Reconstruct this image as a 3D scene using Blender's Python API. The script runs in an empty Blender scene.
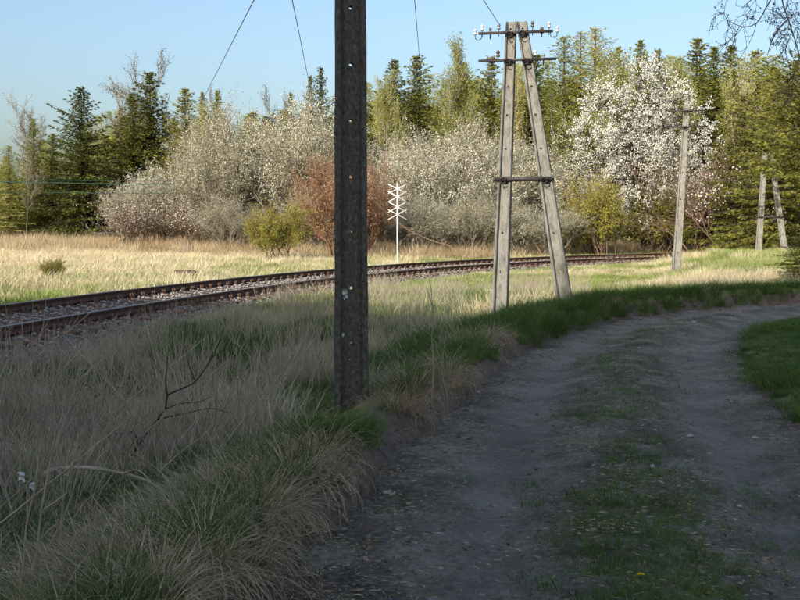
import bpy, math
import numpy as np
from math import radians, sin, cos, pi, hypot
from mathutils import Vector

# ------------------------------------------------------------------ camera, sky, sun, exposure
scn = bpy.context.scene
COL = scn.collection
EYE, FPX, HOR = 1.6, 1109.0, 232.0            # eye height, focal length and horizon row in pixels of the 800x600 frame
cam_d = bpy.data.cameras.new('camera')
cam = bpy.data.objects.new('camera', cam_d)
COL.objects.link(cam)
cam_d.sensor_width = 36.0
cam_d.lens = FPX / 800 * 36.0
cam_d.clip_start, cam_d.clip_end = 0.05, 3000
cam.location = (0, 0, EYE)
cam.rotation_euler = (radians(90) - math.atan((300 - HOR) / FPX), 0, 0)
scn.camera = cam

SUN_AZ, SUN_EL = radians(30), radians(26)      # azimuth to the left of straight behind the camera
world = bpy.data.worlds.new('World')
scn.world = world
world.use_nodes = True
wn = world.node_tree.nodes
sky = wn.new('ShaderNodeTexSky')
sky.sky_type = 'NISHITA'
sky.sun_disc = False
sky.sun_elevation = SUN_EL
sky.sun_rotation = radians(180) + SUN_AZ
sky.altitude = 100
sky.air_density = 1.2
sky.dust_density = 4.0
sky.ozone_density = 3.4
wn['Background'].inputs['Strength'].default_value = 0.116
world.node_tree.links.new(sky.outputs[0], wn['Background'].inputs[0])
sun_d = bpy.data.lights.new('sun', 'SUN')
sun = bpy.data.objects.new('sun', sun_d)
COL.objects.link(sun)
sun_d.energy = 3.55
sun_d.angle = radians(0.5)
sun_d.color = (1.0, 0.94, 0.83)
to_sun = Vector((-sin(SUN_AZ) * cos(SUN_EL), -cos(SUN_AZ) * cos(SUN_EL), sin(SUN_EL)))
sun.rotation_euler = to_sun.to_track_quat('Z', 'Y').to_euler()
vs = scn.view_settings
vs.view_transform, vs.look = 'Standard', 'None'
vs.exposure, vs.gamma = 1.0, 1.0
vs.use_curve_mapping = False
scn.cycles.debug_use_spatial_splits = True
scn.cycles.max_bounces = 4
scn.cycles.diffuse_bounces = 3
scn.cycles.transmission_bounces = 2
scn.cycles.caustics_reflective = False
scn.cycles.caustics_refractive = False
scn.cycles.use_adaptive_sampling = True
scn.cycles.adaptive_threshold = 0.03
scn.cycles.transparent_max_bounces = 4


# ------------------------------------------------------------------ helpers
def P(px, py, Y):
    """the point at depth Y that the photograph shows at pixel (px, py)"""
    return np.array([(px - 400) / FPX * Y, Y, EYE - (py - HOR) / FPX * Y])


def tag(o, label=None, cat=None, group=None, kind=None):
    for k, v in (('label', label), ('category', cat), ('group', group), ('kind', kind)):
        if v:
            o[k] = v
    return o


def empty(name, loc=(0, 0, 0), rz=0.0):
    o = bpy.data.objects.new(name, None)
    o.location = loc
    o.rotation_euler = (0, 0, rz)
    o.empty_display_size = 0.2
    COL.objects.link(o)
    return o


def link(name, me, parent=None):
    o = bpy.data.objects.new(name, me)
    COL.objects.link(o)
    if parent:
        o.parent = parent
    return o


def mesh_np(name, V, F, mat=None, smooth=False):
    """mesh from an (N,3) array and an (M,k) array of faces, or a list of such arrays"""
    V = np.asarray(V, dtype=np.float32)
    if not isinstance(F, (list, tuple)):
        F = [F]
    F = [np.asarray(f, dtype=np.int32) for f in F if len(f)]
    me = bpy.data.meshes.new(name)
    me.vertices.add(len(V))
    me.vertices.foreach_set('co', V.ravel())
    nl = sum(f.size for f in F)
    npoly = sum(len(f) for f in F)
    me.loops.add(nl)
    me.loops.foreach_set('vertex_index', np.concatenate([f.ravel() for f in F]))
    me.polygons.add(npoly)
    tot = np.concatenate([np.full(len(f), f.shape[1], np.int32) for f in F])
    me.polygons.foreach_set('loop_start', np.concatenate([[0], np.cumsum(tot)[:-1]]).astype(np.int32))
    me.polygons.foreach_set('loop_total', tot)
    if smooth:
        me.polygons.foreach_set('use_smooth', np.ones(npoly, bool))
    me.update(calc_edges=True)
    me.validate()
    if mat:
        me.materials.append(mat)
    return me


class MB:
    """collects shapes into one mesh (quads)"""
    def __init__(s):
        s.V, s.F, s.n = [], {}, 0

    def add(s, V, F):
        V = np.asarray(V, float).reshape(-1, 3)
        F = np.asarray(F, int)
        if len(F):
            s.F.setdefault(F.shape[1], []).append(F + s.n)
        s.V.append(V)
        s.n += len(V)

    def box(s, c, size, R=None, taper=1.0):
        x, y, z = np.asarray(size) / 2
        v = np.array([[-x, -y, -z], [x, -y, -z], [x, y, -z], [-x, y, -z],
                      [-x * taper, -y * taper, z], [x * taper, -y * taper, z], [x * taper, y * taper, z], [-x * taper, y * taper, z]])
        if R is not None:
            v = v @ np.asarray(R).T
        s.add(v + np.asarray(c), [[0, 3, 2, 1], [4, 5, 6, 7], [0, 1, 5, 4], [1, 2, 6, 5], [2, 3, 7, 6], [3, 0, 4, 7]])

    def tube(s, pts, rad, sides=8, caps=True):
        pts = np.asarray(pts, float)
        n = len(pts)
        rad = np.broadcast_to(np.asarray(rad, float), (n,))
        t = np.gradient(pts, axis=0)
        t /= np.linalg.norm(t, axis=1)[:, None] + 1e-9
        up = np.array([0, 0, 1.0]) if abs(t[0][2]) < .9 else np.array([1.0, 0, 0])
        a = np.cross(t, up)
        a /= np.linalg.norm(a, axis=1)[:, None] + 1e-9
        b = np.cross(t, a)
        th = np.linspace(0, 2 * pi, sides, endpoint=False)
        V = pts[:, None] + rad[:, None, None] * (np.cos(th)[None, :, None] * a[:, None] + np.sin(th)[None, :, None] * b[:, None])
        i = np.arange(n - 1)[:, None] * sides
        j = np.arange(sides)[None]
        k = (j + 1) % sides
        F = np.stack([i + j, i + k, i + sides + k, i + sides + j], -1).reshape(-1, 4)
        s.add(V.reshape(-1, 3), F)
        if caps:
            base = s.n - n * sides
            s.F.setdefault(sides, []).append(np.array([np.arange(sides)[::-1] + base, np.arange(sides) + base + (n - 1) * sides]))

    def lathe(s, prof, c=(0, 0, 0), sides=12):
        prof = np.asarray(prof, float)
        th = np.linspace(0, 2 * pi, sides, endpoint=False)
        V = np.stack([prof[:, 0:1] * np.cos(th), prof[:, 0:1] * np.sin(th), np.repeat(prof[:, 1:2], sides, 1)], -1)
        n = len(prof)
        i = np.arange(n - 1)[:, None] * sides
        j = np.arange(sides)[None]
        k = (j + 1) % sides
        s.add(V.reshape(-1, 3) + np.asarray(c), np.stack([i + j, i + k, i + sides + k, i + sides + j], -1).reshape(-1, 4))

    def mesh(s, name, mat, smooth=False):
        return mesh_np(name, np.concatenate(s.V), [np.concatenate(f) for f in s.F.values()], mat, smooth)

    def build(s, name, mat, parent=None, smooth=False):
        return link(name, s.mesh(name, mat, smooth), parent)


def vnoise(x, y, seed=0):
    x = np.asarray(x, float)
    y = np.asarray(y, float)
    xi, yi = np.floor(x).astype(np.int64), np.floor(y).astype(np.int64)
    fx, fy = x - xi, y - yi
    fx, fy = fx * fx * (3 - 2 * fx), fy * fy * (3 - 2 * fy)

    def h(a, b):
        n = (a * 374761393 + b * 668265263 + seed * 1274126177) & 0x7fffffff
        n = ((n ^ (n >> 13)) * 1274126177) & 0x7fffffff
        n = n ^ (n >> 16)
        return (n & 0xffff) / 65535.0
    return (h(xi, yi) * (1 - fx) + h(xi + 1, yi) * fx) * (1 - fy) + (h(xi, yi + 1) * (1 - fx) + h(xi + 1, yi + 1) * fx) * fy


def fbm(x, y, seed=0, oct=4):
    r, a, t = 0, 1.0, 0
    for k in range(oct):
        r = r + a * vnoise(np.asarray(x) * 2 ** k + 17 * k, np.asarray(y) * 2 ** k + 31 * k, seed + k)
        t += a
        a *= .5
    return r / t


def sstep(a, b, x):
    t = np.clip((np.asarray(x, float) - a) / (np.asarray(b) - a), 0, 1)
    return t * t * (3 - 2 * t)


# ------------------------------------------------------------------ materials
def nodes_of(name):
    m = bpy.data.materials.new(name)
    m.use_nodes = True
    nt = m.node_tree
    return m, nt, nt.nodes, nt.nodes['Principled BSDF']


def ramp(nt, stops):
    r = nt.nodes.new('ShaderNodeValToRGB')
    el = r.color_ramp.elements
    el[0].position, el[0].color = stops[0][0], (*stops[0][1], 1)
    el[1].position, el[1].color = stops[-1][0], (*stops[-1][1], 1)
    for p, c in stops[1:-1]:
        e = el.new(p)
        e.color = (*c, 1)
    return r


def noise_node(nt, scale, detail=4, rough=.6, vec=None, dist=0.0):
    n = nt.nodes.new('ShaderNodeTexNoise')
    n.inputs['Scale'].default_value = scale
    n.inputs['Detail'].default_value = detail
    n.inputs['Roughness'].default_value = rough
    n.inputs['Distortion'].default_value = dist
    if vec is not None:
        nt.links.new(vec, n.inputs['Vector'])
    return n


def objco(nt):
    return nt.nodes.new('ShaderNodeTexCoord').outputs['Object']


def mat_noise(name, stops, scale=6.0, rough=.85, bump=.3, bscale=40.0, spec=.2, metal=0.0, stretch=None):
    m, nt, N, b = nodes_of(name)
    co = objco(nt)
    if stretch:
        mp = N.new('ShaderNodeMapping')
        mp.inputs['Scale'].default_value = stretch
        nt.links.new(co, mp.inputs[0])
        co = mp.outputs[0]
    n = noise_node(nt, scale, 6, .65, co)
    r = ramp(nt, stops)
    nt.links.new(n.outputs['Fac'], r.inputs[0])
    nt.links.new(r.outputs[0], b.inputs['Base Color'])
    b.inputs['Roughness'].default_value = rough
    b.inputs['Specular IOR Level'].default_value = spec
    b.inputs['Metallic'].default_value = metal
    if bump:
        n2 = noise_node(nt, bscale, 5, .7, co)
        bp = N.new('ShaderNodeBump')
        bp.inputs['Strength'].default_value = bump
        bp.inputs['Distance'].default_value = .01
        nt.links.new(n2.outputs['Fac'], bp.inputs['Height'])
        nt.links.new(bp.outputs[0], b.inputs['Normal'])
    return m


def mat_leaf(name, cols, scale=.8, trans=.35, rough=.6, spec=.15, tcol=None):
    """foliage: colour varies through the crown and from plant to plant; part of the light passes through"""
    m, nt, N, b = nodes_of(name)
    co = objco(nt)
    n = noise_node(nt, scale, 5, .7, co)
    oi = N.new('ShaderNodeObjectInfo')
    ad = N.new('ShaderNodeMath')
    ad.operation = 'MULTIPLY_ADD'
    nt.links.new(oi.outputs['Random'], ad.inputs[0])
    ad.inputs[1].default_value = .34
    a2 = N.new('ShaderNodeMath')
    a2.operation = 'ADD'
    a2.inputs[1].default_value = -.17
    nt.links.new(n.outputs['Fac'], ad.inputs[2])
    nt.links.new(ad.outputs[0], a2.inputs[0])
    k = len(cols)
    r = ramp(nt, [(.3 + .4 * i / (k - 1), c) for i, c in enumerate(cols)])
    nt.links.new(a2.outputs[0], r.inputs[0])
    nt.links.new(r.outputs[0], b.inputs['Base Color'])
    b.inputs['Roughness'].default_value = rough
    b.inputs['Specular IOR Level'].default_value = spec
    if trans:
        t = N.new('ShaderNodeBsdfTranslucent')
        nt.links.new(r.outputs[0], t.inputs[0])
        mx = N.new('ShaderNodeMixShader')
        mx.inputs[0].default_value = trans
        nt.links.new(b.outputs[0], mx.inputs[1])
        nt.links.new(t.outputs[0], mx.inputs[2])
        nt.links.new(mx.outputs[0], N['Material Output'].inputs[0])
    return m


M = {}
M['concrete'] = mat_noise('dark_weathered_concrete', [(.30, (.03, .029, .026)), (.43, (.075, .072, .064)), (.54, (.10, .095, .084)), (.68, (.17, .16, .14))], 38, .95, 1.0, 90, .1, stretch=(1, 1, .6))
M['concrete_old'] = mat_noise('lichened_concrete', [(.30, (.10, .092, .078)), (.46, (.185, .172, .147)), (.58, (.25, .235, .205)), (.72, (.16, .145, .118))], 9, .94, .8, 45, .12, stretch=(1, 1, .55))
M['steel_dark'] = mat_noise('weathered_dark_steel', [(.35, (.018, .016, .015)), (.65, (.05, .038, .03))], 14, .65, .2, 60, .4)
M['wire'] = mat_noise('wire', [(.4, (.03, .03, .035)), (.6, (.07, .07, .08))], 5, .5, 0)
M['wire_green'] = mat_noise('green_wire', [(.4, (.014, .045, .032)), (.6, (.025, .065, .048))], 5, .6, 0)
M['porcelain'] = mat_noise('white_porcelain', [(.3, (.40, .41, .41)), (.7, (.56, .57, .57))], 9, .15, 0, spec=.6)
M['porcelain_brown'] = mat_noise('brown_porcelain', [(.3, (.06, .035, .022)), (.7, (.11, .07, .045))], 9, .2, 0, spec=.6)
M['porcelain_grey'] = mat_noise('grey_porcelain', [(.3, (.16, .17, .18)), (.7, (.28, .29, .3))], 9, .25, 0, spec=.5)
M['white_paint'] = mat_noise('white_marker_paint', [(.3, (.34, .33, .30)), (.45, (.54, .54, .51)), (.7, (.66, .66, .63))], 9, .6, .15)
M['rail'] = mat_noise('rusty_rail', [(.3, (.05, .026, .017)), (.5, (.105, .053, .032)), (.7, (.16, .088, .055))], 9, .8, .4, 60, .3)
M['rail_head'] = mat_noise('worn_rail_head', [(.3, (.16, .12, .10)), (.7, (.30, .25, .22))], 6, .45, .1, 60, .5, .3)
M['sleeper'] = mat_noise('old_wooden_sleeper', [(.3, (.05, .03, .022)), (.5, (.11, .065, .045)), (.7, (.19, .12, .085))], 5, .9, .8, 30, .1, stretch=(1, 6, 6))
M['bark'] = mat_noise('bark', [(.3, (.05, .04, .032)), (.7, (.14, .115, .095))], 6, .9, .6, 20, .1, stretch=(1, 1, .3))
M['bark_pale'] = mat_noise('pale_bark', [(.35, (.12, .10, .085)), (.5, (.36, .33, .28)), (.7, (.50, .47, .41))], 5, .9, .3, 20, .1, stretch=(1, 1, 2))
M['twig_grey'] = mat_noise('grey_twigs', [(.3, (.14, .12, .095)), (.7, (.28, .24, .19))], 2, .9, 0)
M['twig_brown'] = mat_noise('brown_twigs', [(.3, (.10, .06, .042)), (.7, (.22, .145, .10))], 2, .9, 0)
M['twig_red'] = mat_noise('red_twigs', [(.3, (.15, .07, .04)), (.7, (.27, .14, .085))], 2, .9, 0)
M['twig_dark'] = mat_noise('dark_twigs', [(.3, (.022, .017, .015)), (.7, (.06, .048, .042))], 4, .9, .3, 30)
M['twig_over'] = mat_noise('budding_twigs', [(.3, (.05, .042, .036)), (.7, (.12, .10, .085))], 4, .9, .3, 30)
M['dead_wood'] = mat_noise('dead_grey_wood', [(.3, (.20, .165, .115)), (.7, (.46, .39, .29))], 5, .9, .5, 30, stretch=(1, 1, .3))
M['spruce'] = mat_leaf('spruce_needles', [(.055, .066, .014), (.135, .142, .029), (.23, .22, .05)], .9, .3)
M['spruce_yellow'] = mat_leaf('yellowish_spruce_needles', [(.10, .10, .021), (.21, .20, .042), (.32, .29, .07)], .9, .3)  # yellower needle colour that some of the conifers have
M['larch'] = mat_leaf('fresh_larch_needles', [(.23, .24, .05), (.35, .34, .085), (.45, .41, .14)], .7, .45)
M['fresh'] = mat_leaf('fresh_yellow_green_leaves', [(.20, .20, .03), (.30, .28, .05), (.38, .34, .08)], .7, .4)
M['bud'] = mat_leaf('brown_green_buds', [(.09, .07, .03), (.15, .12, .045), (.19, .16, .06)], .7, .35)
M['blossom'] = mat_leaf('white_blossom', [(.54, .52, .43), (.70, .68, .58), (.82, .80, .71)], .9, .3)
M['blossom_cream'] = mat_leaf('cream_blossom', [(.40, .37, .25), (.57, .54, .40), (.76, .73, .60)], .9, .3)
M['olive'] = mat_leaf('young_olive_leaves', [(.13, .12, .05), (.20, .185, .075), (.27, .25, .11)], .9, .35)
M['redbud'] = mat_leaf('reddish_catkins', [(.18, .095, .05), (.28, .155, .08), (.37, .235, .13)], .9, .3)
M['grass_green'] = mat_leaf('green_grass', [(.05, .095, .018), (.085, .15, .03), (.15, .21, .055)], 14.0, .4)
M['grass_fresh'] = mat_leaf('fresh_field_grass', [(.17, .24, .05), (.27, .32, .08), (.42, .41, .17)], 14.0, .35)
M['straw'] = mat_leaf('dry_straw', [(.24, .17, .09), (.40, .30, .175), (.58, .47, .31)], 14.0, .3)
M['straw_grey'] = mat_leaf('grey_dead_grass', [(.25, .212, .13), (.43, .375, .24), (.66, .59, .41)], 14.0, .4)
M['straw_gold'] = mat_leaf('golden_field_straw', [(.50, .40, .23), (.64, .53, .33), (.74, .64, .44)], 14.0, .3)
M['stone'] = mat_noise('ballast_stone', [(.3, (.16, .148, .132)), (.7, (.37, .345, .31))], 3, .9, .4, 40)
M['grit'] = mat_noise('dull_grit', [(.3, (.12, .105, .09)), (.7, (.32, .285, .25))], 60, .92, .4, 60)
M['stone_white'] = mat_noise('pale_stone', [(.3, (.26, .25, .235)), (.7, (.46, .45, .43))], 9, .9, .4, 40)
M['petal'] = mat_leaf('yellow_petals', [(.70, .48, .01), (.80, .58, .015), (.85, .65, .02)], 3, .2)
M['clod'] = mat_noise('earth_clod', [(.3, (.08, .062, .05)), (.7, (.19, .15, .12))], 5, .95, .8, 30, .1)


def ground_material():
    """soil, matted dry grass and short green growth, laid out by the attribute cover = (green, dry, soil)"""
    m, nt, N, b = nodes_of('ground_cover')
    co = objco(nt)
    at = N.new('ShaderNodeAttribute')
    at.attribute_name = 'cover'
    sp = N.new('ShaderNodeSeparateXYZ')
    nt.links.new(at.outputs['Vector'], sp.inputs[0])
    n1, n2, n3 = noise_node(nt, 9, 8, .7, co), noise_node(nt, 2.2, 8, .7, co), noise_node(nt, 30, 6, .75, co)
    soil = ramp(nt, [(.3, (.085, .064, .05)), (.7, (.21, .16, .125))])
    dry = ramp(nt, [(.3, (.26, .21, .14)), (.7, (.54, .45, .30))])
    grn = ramp(nt, [(.3, (.08, .10, .03)), (.7, (.22, .24, .08))])
    nt.links.new(n1.outputs[0], soil.inputs[0])
    nt.links.new(n3.outputs[0], dry.inputs[0])
    nt.links.new(n3.outputs[0], grn.inputs[0])

    def mix(fac, a, c):
        mx = N.new('ShaderNodeMix')
        mx.data_type = 'RGBA'
        nt.links.new(fac, mx.inputs[0])
        nt.links.new(a, mx.inputs[6])
        nt.links.new(c, mx.inputs[7])
        return mx.outputs[2]

    def soft(out, w):
        ma = N.new('ShaderNodeMath')
        ma.operation = 'MULTIPLY_ADD'
        nt.links.new(n2.outputs[0], ma.inputs[0])
        ma.inputs[1].default_value = w
        nt.links.new(out, ma.inputs[2])
        mr = N.new('ShaderNodeMapRange')
        mr.inputs['From Min'].default_value = .5 + w / 2 - .2
        mr.inputs['From Max'].default_value = .5 + w / 2 + .2
        nt.links.new(ma.outputs[0], mr.inputs[0])
        return mr.outputs[0]
    c = mix(soft(sp.outputs[0], .7), dry.outputs[0], grn.outputs[0])
    c = mix(soft(sp.outputs[2], .5), c, soil.outputs[0])
    nt.links.new(c, b.inputs['Base Color'])
    b.inputs['Roughness'].default_value = .95
    b.inputs['Specular IOR Level'].default_value = .1
    bp = N.new('ShaderNodeBump')
    bp.inputs['Strength'].default_value = .8
    bp.inputs['Distance'].default_value = .04
    nt.links.new(n3.outputs[0], bp.inputs['Height'])
    nt.links.new(bp.outputs[0], b.inputs['Normal'])
    return m


def road_material():
    m, nt, N, b = nodes_of('dark_cinder_track')
    co = objco(nt)
    at = N.new('ShaderNodeAttribute')
    at.attribute_name = 'wheel'                      # 1 where wheels have packed the cinders fine and pale
    n1, n2, n3 = noise_node(nt, 1.7, 8, .65, co), noise_node(nt, 22, 8, .75, co), noise_node(nt, 90, 4, .7, co)
    loose = ramp(nt, [(.37, (.05, .043, .032)), (.5, (.188, .165, .126)), (.63, (.43, .385, .31))])
    packed = ramp(nt, [(.36, (.16, .144, .12)), (.64, (.365, .334, .285))])
    ad = N.new('ShaderNodeMath')
    ad.operation = 'MULTIPLY_ADD'
    nt.links.new(n1.outputs[0], ad.inputs[0])
    ad.inputs[1].default_value = .5
    hf = N.new('ShaderNodeMath')
    hf.operation = 'MULTIPLY'
    hf.inputs[1].default_value = .5
    nt.links.new(n2.outputs[0], hf.inputs[0])
    nt.links.new(hf.outputs[0], ad.inputs[2])
    nt.links.new(ad.outputs[0], loose.inputs[0])
    nt.links.new(ad.outputs[0], packed.inputs[0])
    mx = N.new('ShaderNodeMix')
    mx.data_type = 'RGBA'
    nt.links.new(at.outputs['Fac'], mx.inputs[0])
    nt.links.new(loose.outputs[0], mx.inputs[6])
    nt.links.new(packed.outputs[0], mx.inputs[7])
    nt.links.new(mx.outputs[2], b.inputs['Base Color'])
    b.inputs['Roughness'].default_value = .93
    b.inputs['Specular IOR Level'].default_value = .15
    sm = N.new('ShaderNodeMath')
    sm.operation = 'ADD'
    nt.links.new(n2.outputs[0], sm.inputs[0])
    nt.links.new(n3.outputs[0], sm.inputs[1])
    bp = N.new('ShaderNodeBump')
    bp.inputs['Strength'].default_value = 1.0
    bp.inputs['Distance'].default_value = .035
    nt.links.new(sm.outputs[0], bp.inputs['Height'])
    nt.links.new(bp.outputs[0], b.inputs['Normal'])
    return m


M['ground'] = ground_material()
M['road'] = road_material()


# ------------------------------------------------------------------ where the road and the railway run
def catmull(pts, step):
    pts = np.asarray(pts, float)
    p = np.vstack([2 * pts[0] - pts[1], pts, 2 * pts[-1] - pts[-2]])
    out = []
    for i in range(1, len(p) - 2):
        n = max(2, int(np.linalg.norm(p[i + 1] - p[i]) / step))
        t = np.linspace(0, 1, n, endpoint=False)[:, None]
        out.append(.5 * (2 * p[i] + (p[i + 1] - p[i - 1]) * t + (2 * p[i - 1] - 5 * p[i] + 4 * p[i + 1] - p[i + 2]) * t ** 2
                         + (3 * p[i] - p[i - 1] - 3 * p[i + 1] + p[i + 2]) * t ** 3))
    out.append(pts[-1:])
    return np.concatenate(out)


ROAD = catmull([(.2, -12), (.5, -4), (.9, 2), (1.2, 5), (1.63, 8), (2.2, 11), (3.05, 14.6), (4.6, 18.6), (6.8, 21.9), (9.6, 24.2), (14, 26.6), (24, 31), (48, 42)], .25)
_ks = np.array([-12, 0, 5, 8, 11, 14.6, 18.6, 24, 60])
_kw = np.array([1.78, 1.78, 1.78, 1.56, 1.42, 1.4, 1.35, 1.25, 1.2])


def nearest(poly, x, y):
    """signed distance (left of travel positive) and arc position of points from a polyline"""
    x = np.asarray(x, float).ravel()
    y = np.asarray(y, float).ravel()
    seg = np.diff(poly, axis=0)
    ln = np.linalg.norm(seg, axis=1)
    cum = np.concatenate([[0], np.cumsum(ln)])
    best = np.full(len(x), 1e9)
    sd = np.zeros(len(x))
    ss = np.zeros(len(x))
    yy = np.zeros(len(x))
    for i in range(len(seg)):
        ax, ay = poly[i]
        ux, uy = seg[i] / ln[i]
        t = np.clip((x - ax) * ux + (y - ay) * uy, 0, ln[i])
        dx, dy = x - ax - ux * t, y - ay - uy * t
        d = np.hypot(dx, dy)
        k = d < best
        best[k] = d[k]
        sgn = np.sign(ux * (y - ay) - uy * (x - ax))
        sd[k] = (d * sgn)[k]
        ss[k] = cum[i] + t[k]
        yy[k] = ay + uy * t[k]
    return sd, ss, yy


RAIL_Z, CANT, GAUGE = .15, .145, 1.5


def rail_path():
    pts = [np.array([-6.15, 17.0])]
    th0, ds = radians(9), .5
    s = 0.0
    while s < 75:
        th = th0 + radians(.27 * s + .0078 * s * s) if s < 52 else th
        pts.append(pts[-1] + ds * np.array([sin(th), cos(th)]))
        s += ds
    back = [pts[0] - k * ds * np.array([sin(th0), cos(th0)]) for k in range(70, 0, -1)]
    return np.array(back + pts)


NEAR = rail_path()
_t = np.gradient(NEAR, axis=0)
_t /= np.linalg.norm(_t, axis=1)[:, None]
LEFTN = np.stack([-_t[:, 1], _t[:, 0]], 1)
FAR = NEAR + LEFTN * GAUGE
MID = NEAR + LEFTN * GAUGE / 2


# ------------------------------------------------------------------ the lie of the land
def edge_e(x, y):
    sd, ss, yy = nearest(ROAD, x, y)
    hw = np.interp(yy, _ks, _kw) + .16 * (fbm(np.asarray(x).ravel() * 1.3, np.asarray(y).ravel() * 1.3, 5, 4) - .5) * 2
    return sd, np.abs(sd) - hw, ss


def land(x, y, full=False):
    x = np.asarray(x, float).ravel()
    y = np.asarray(y, float).ravel()
    sd, e, ss = edge_e(x, y)
    T, ts, ty = nearest(MID, x, y)                        # signed distance from the middle of the railway
    aT = np.abs(T)
    # between road and railway: a shallow dip near, rising ground on the right
    low = -.22 + .10 * (fbm(x * .35, y * .35, 11, 3) - .5) * 2
    rise = sstep(.3, 4.5, x - .215 * y) * sstep(27, 42, y) * .6 + sstep(22, 34, y) * .10
    base = low + rise
    # the field beyond the railway climbs gently
    field = .02 + .0165 * np.clip(T - 3, 0, 62) + .0 * x
    field = field * (1 - .35 * sstep(0, 30, x))
    side = sstep(-2.5, 3.5, T)
    z = base * (1 - side) + field * side
    z = z + .05 * (fbm(x * 1.1, y * 1.1, 3, 4) - .5) * 2 + .02 * (fbm(x * 5, y * 5, 8, 3) - .5) * 2
    bed = RAIL_Z - .29 + CANT * np.clip((T + .75) / 1.5, -1, 2)
    wb = 1 - sstep(1.5, 3.3, aT)
    z = z * (1 - wb) + (bed - .03) * wb
    # road verge: a low ragged bank on the left, soft on the right
    lump = fbm(x * 2.2, y * 2.2, 21, 4) * (1 - .5 * sstep(16, 20, y)) + .22 * sstep(16, 20, y)
    left = sd > 0
    bank = (.15 + .27 * lump) * sstep(-.05, .30, e) * (1 - sstep(.45, np.where(y < 14, 1.15, 2.2), e))
    bank = bank * (.75 + .5 * sstep(13, 20, y))
    flat = sstep(0, 1.6, e)
    zl = (1 - flat) * 0.0 + flat * z + bank
    zr = .10 * sstep(0, .5, e) + .35 * sstep(.3, 5, e) + .05 * (lump - .5)
    zz = np.where(left, zl, zr)
    road_w = 1 - sstep(-.12, .02, e)
    zz = zz * (1 - road_w) + (-.16) * road_w
    if full:
        return zz, sd, e, T
    return zz


def grid_lines(a, b, step, lo, hi, grow):
    mid = list(np.arange(a, b, step))
    s, v = step, b
    up = []
    while v < hi:
        up.append(v)
        s *= grow
        v += s
    up.append(hi)
    s, v = step, a
    dn = []
    while True:
        s *= grow
        v -= s
        if v <= lo:
            dn.append(lo)
            break
        dn.append(v)
    return np.array(dn[::-1] + mid + up)


gx = grid_lines(-4.5, 9.5, .10, -420, 420, 1.09)
gy = grid_lines(3.5, 28, .10, -60, 900, 1.055)
GX, GY = np.meshgrid(gx, gy)
gz, gsd, ge, gT = land(GX, GY, True)
nx, ny = len(gx), len(gy)
i = np.arange(ny - 1)[:, None] * nx + np.arange(nx - 1)[None]
me = mesh_np('ground', np.stack([GX.ravel(), GY.ravel(), gz], 1), np.stack([i, i + 1, i + nx + 1, i + nx], -1).reshape(-1, 4), M['ground'], True)
X_, Y_ = GX.ravel(), GY.ravel()
green = fbm(X_ * .45, Y_ * .45, 41, 3)
green = np.where((gsd > 0) & (ge < 1.8), green + .25, green)
green = np.where(gsd < 0, green + .3, green)
green = np.where(gT > 0, green * .6 + .45 * (1 - sstep(3, 22, gT)), green)
soil = np.where(gsd > 0, 1 - sstep(.10, np.where(Y_ > 17, .22, .5), ge), 1 - sstep(.0, .2, ge))
soil = np.maximum(soil, (1 - sstep(1.5, 2.6, np.abs(gT))) * .8)
att = me.attributes.new('cover', 'FLOAT_VECTOR', 'POINT')
att.data.foreach_set('vector', np.stack([np.clip(green, 0, 1), 1 - green, soil], 1).astype(np.float32).ravel())
tag(link('ground', me), kind='structure')


def road_height(sd, ss, x, y):
    w = lambda c, s_: np.exp(-((sd - c) / s_) ** 2)
    z = -.065 * (w(.82, .30) + w(-.82, .30)) + .04 * w(0, .35)
    z = z + .035 * (fbm(x * 1.6, y * 1.6, 51, 4) - .5) * 2 + .024 * (fbm(x * 6, y * 6, 53, 4) - .5) * 2 + .012 * (fbm(x * 24, y * 24, 57, 2) - .5) * 2
    return z - .02


def make_road():
    c = ROAD
    seg = np.diff(c, axis=0)
    cum = np.concatenate([[0], np.cumsum(np.linalg.norm(seg, axis=1))])
    near = np.arange(cum[0] + 14, cum[-1] - 34, .07)
    s = np.concatenate([np.arange(0, near[0], .5), near, np.arange(near[-1] + .4, cum[-1], .5)])
    cx, cy = np.interp(s, cum, c[:, 0]), np.interp(s, cum, c[:, 1])
    tx, ty = np.gradient(cx, s), np.gradient(cy, s)
    l = np.hypot(tx, ty)
    nxx, nyy = -ty / l, tx / l
    t = np.linspace(-1.95, 1.95, 66)
    X = cx[:, None] + nxx[:, None] * t
    Y = cy[:, None] + nyy[:, None] * t
    sd = np.broadcast_to(t, X.shape)
    z = road_height(sd, s[:, None], X, Y)
    n, k = X.shape
    i = np.arange(n - 1)[:, None] * k + np.arange(k - 1)[None]
    me = mesh_np('dirt_road', np.stack([X.ravel(), Y.ravel(), z.ravel()], 1), np.stack([i, i + k, i + k + 1, i + 1], -1).reshape(-1, 4), M['road'], True)
    wheel = np.exp(-((sd - .82) / .38) ** 2) + np.exp(-((sd + .82) / .38) ** 2)
    wheel = np.clip(wheel * (.55 + .9 * (fbm(X * .8, Y * .8, 61, 4) - .15)), 0, 1)
    a = me.attributes.new('wheel', 'FLOAT', 'POINT')
    a.data.foreach_set('value', wheel.astype(np.float32).ravel())
    return tag(link('dirt_road', me), kind='structure')


make_road()


def gz_at(x, y):
    return float(land([x], [y])[0])


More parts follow.
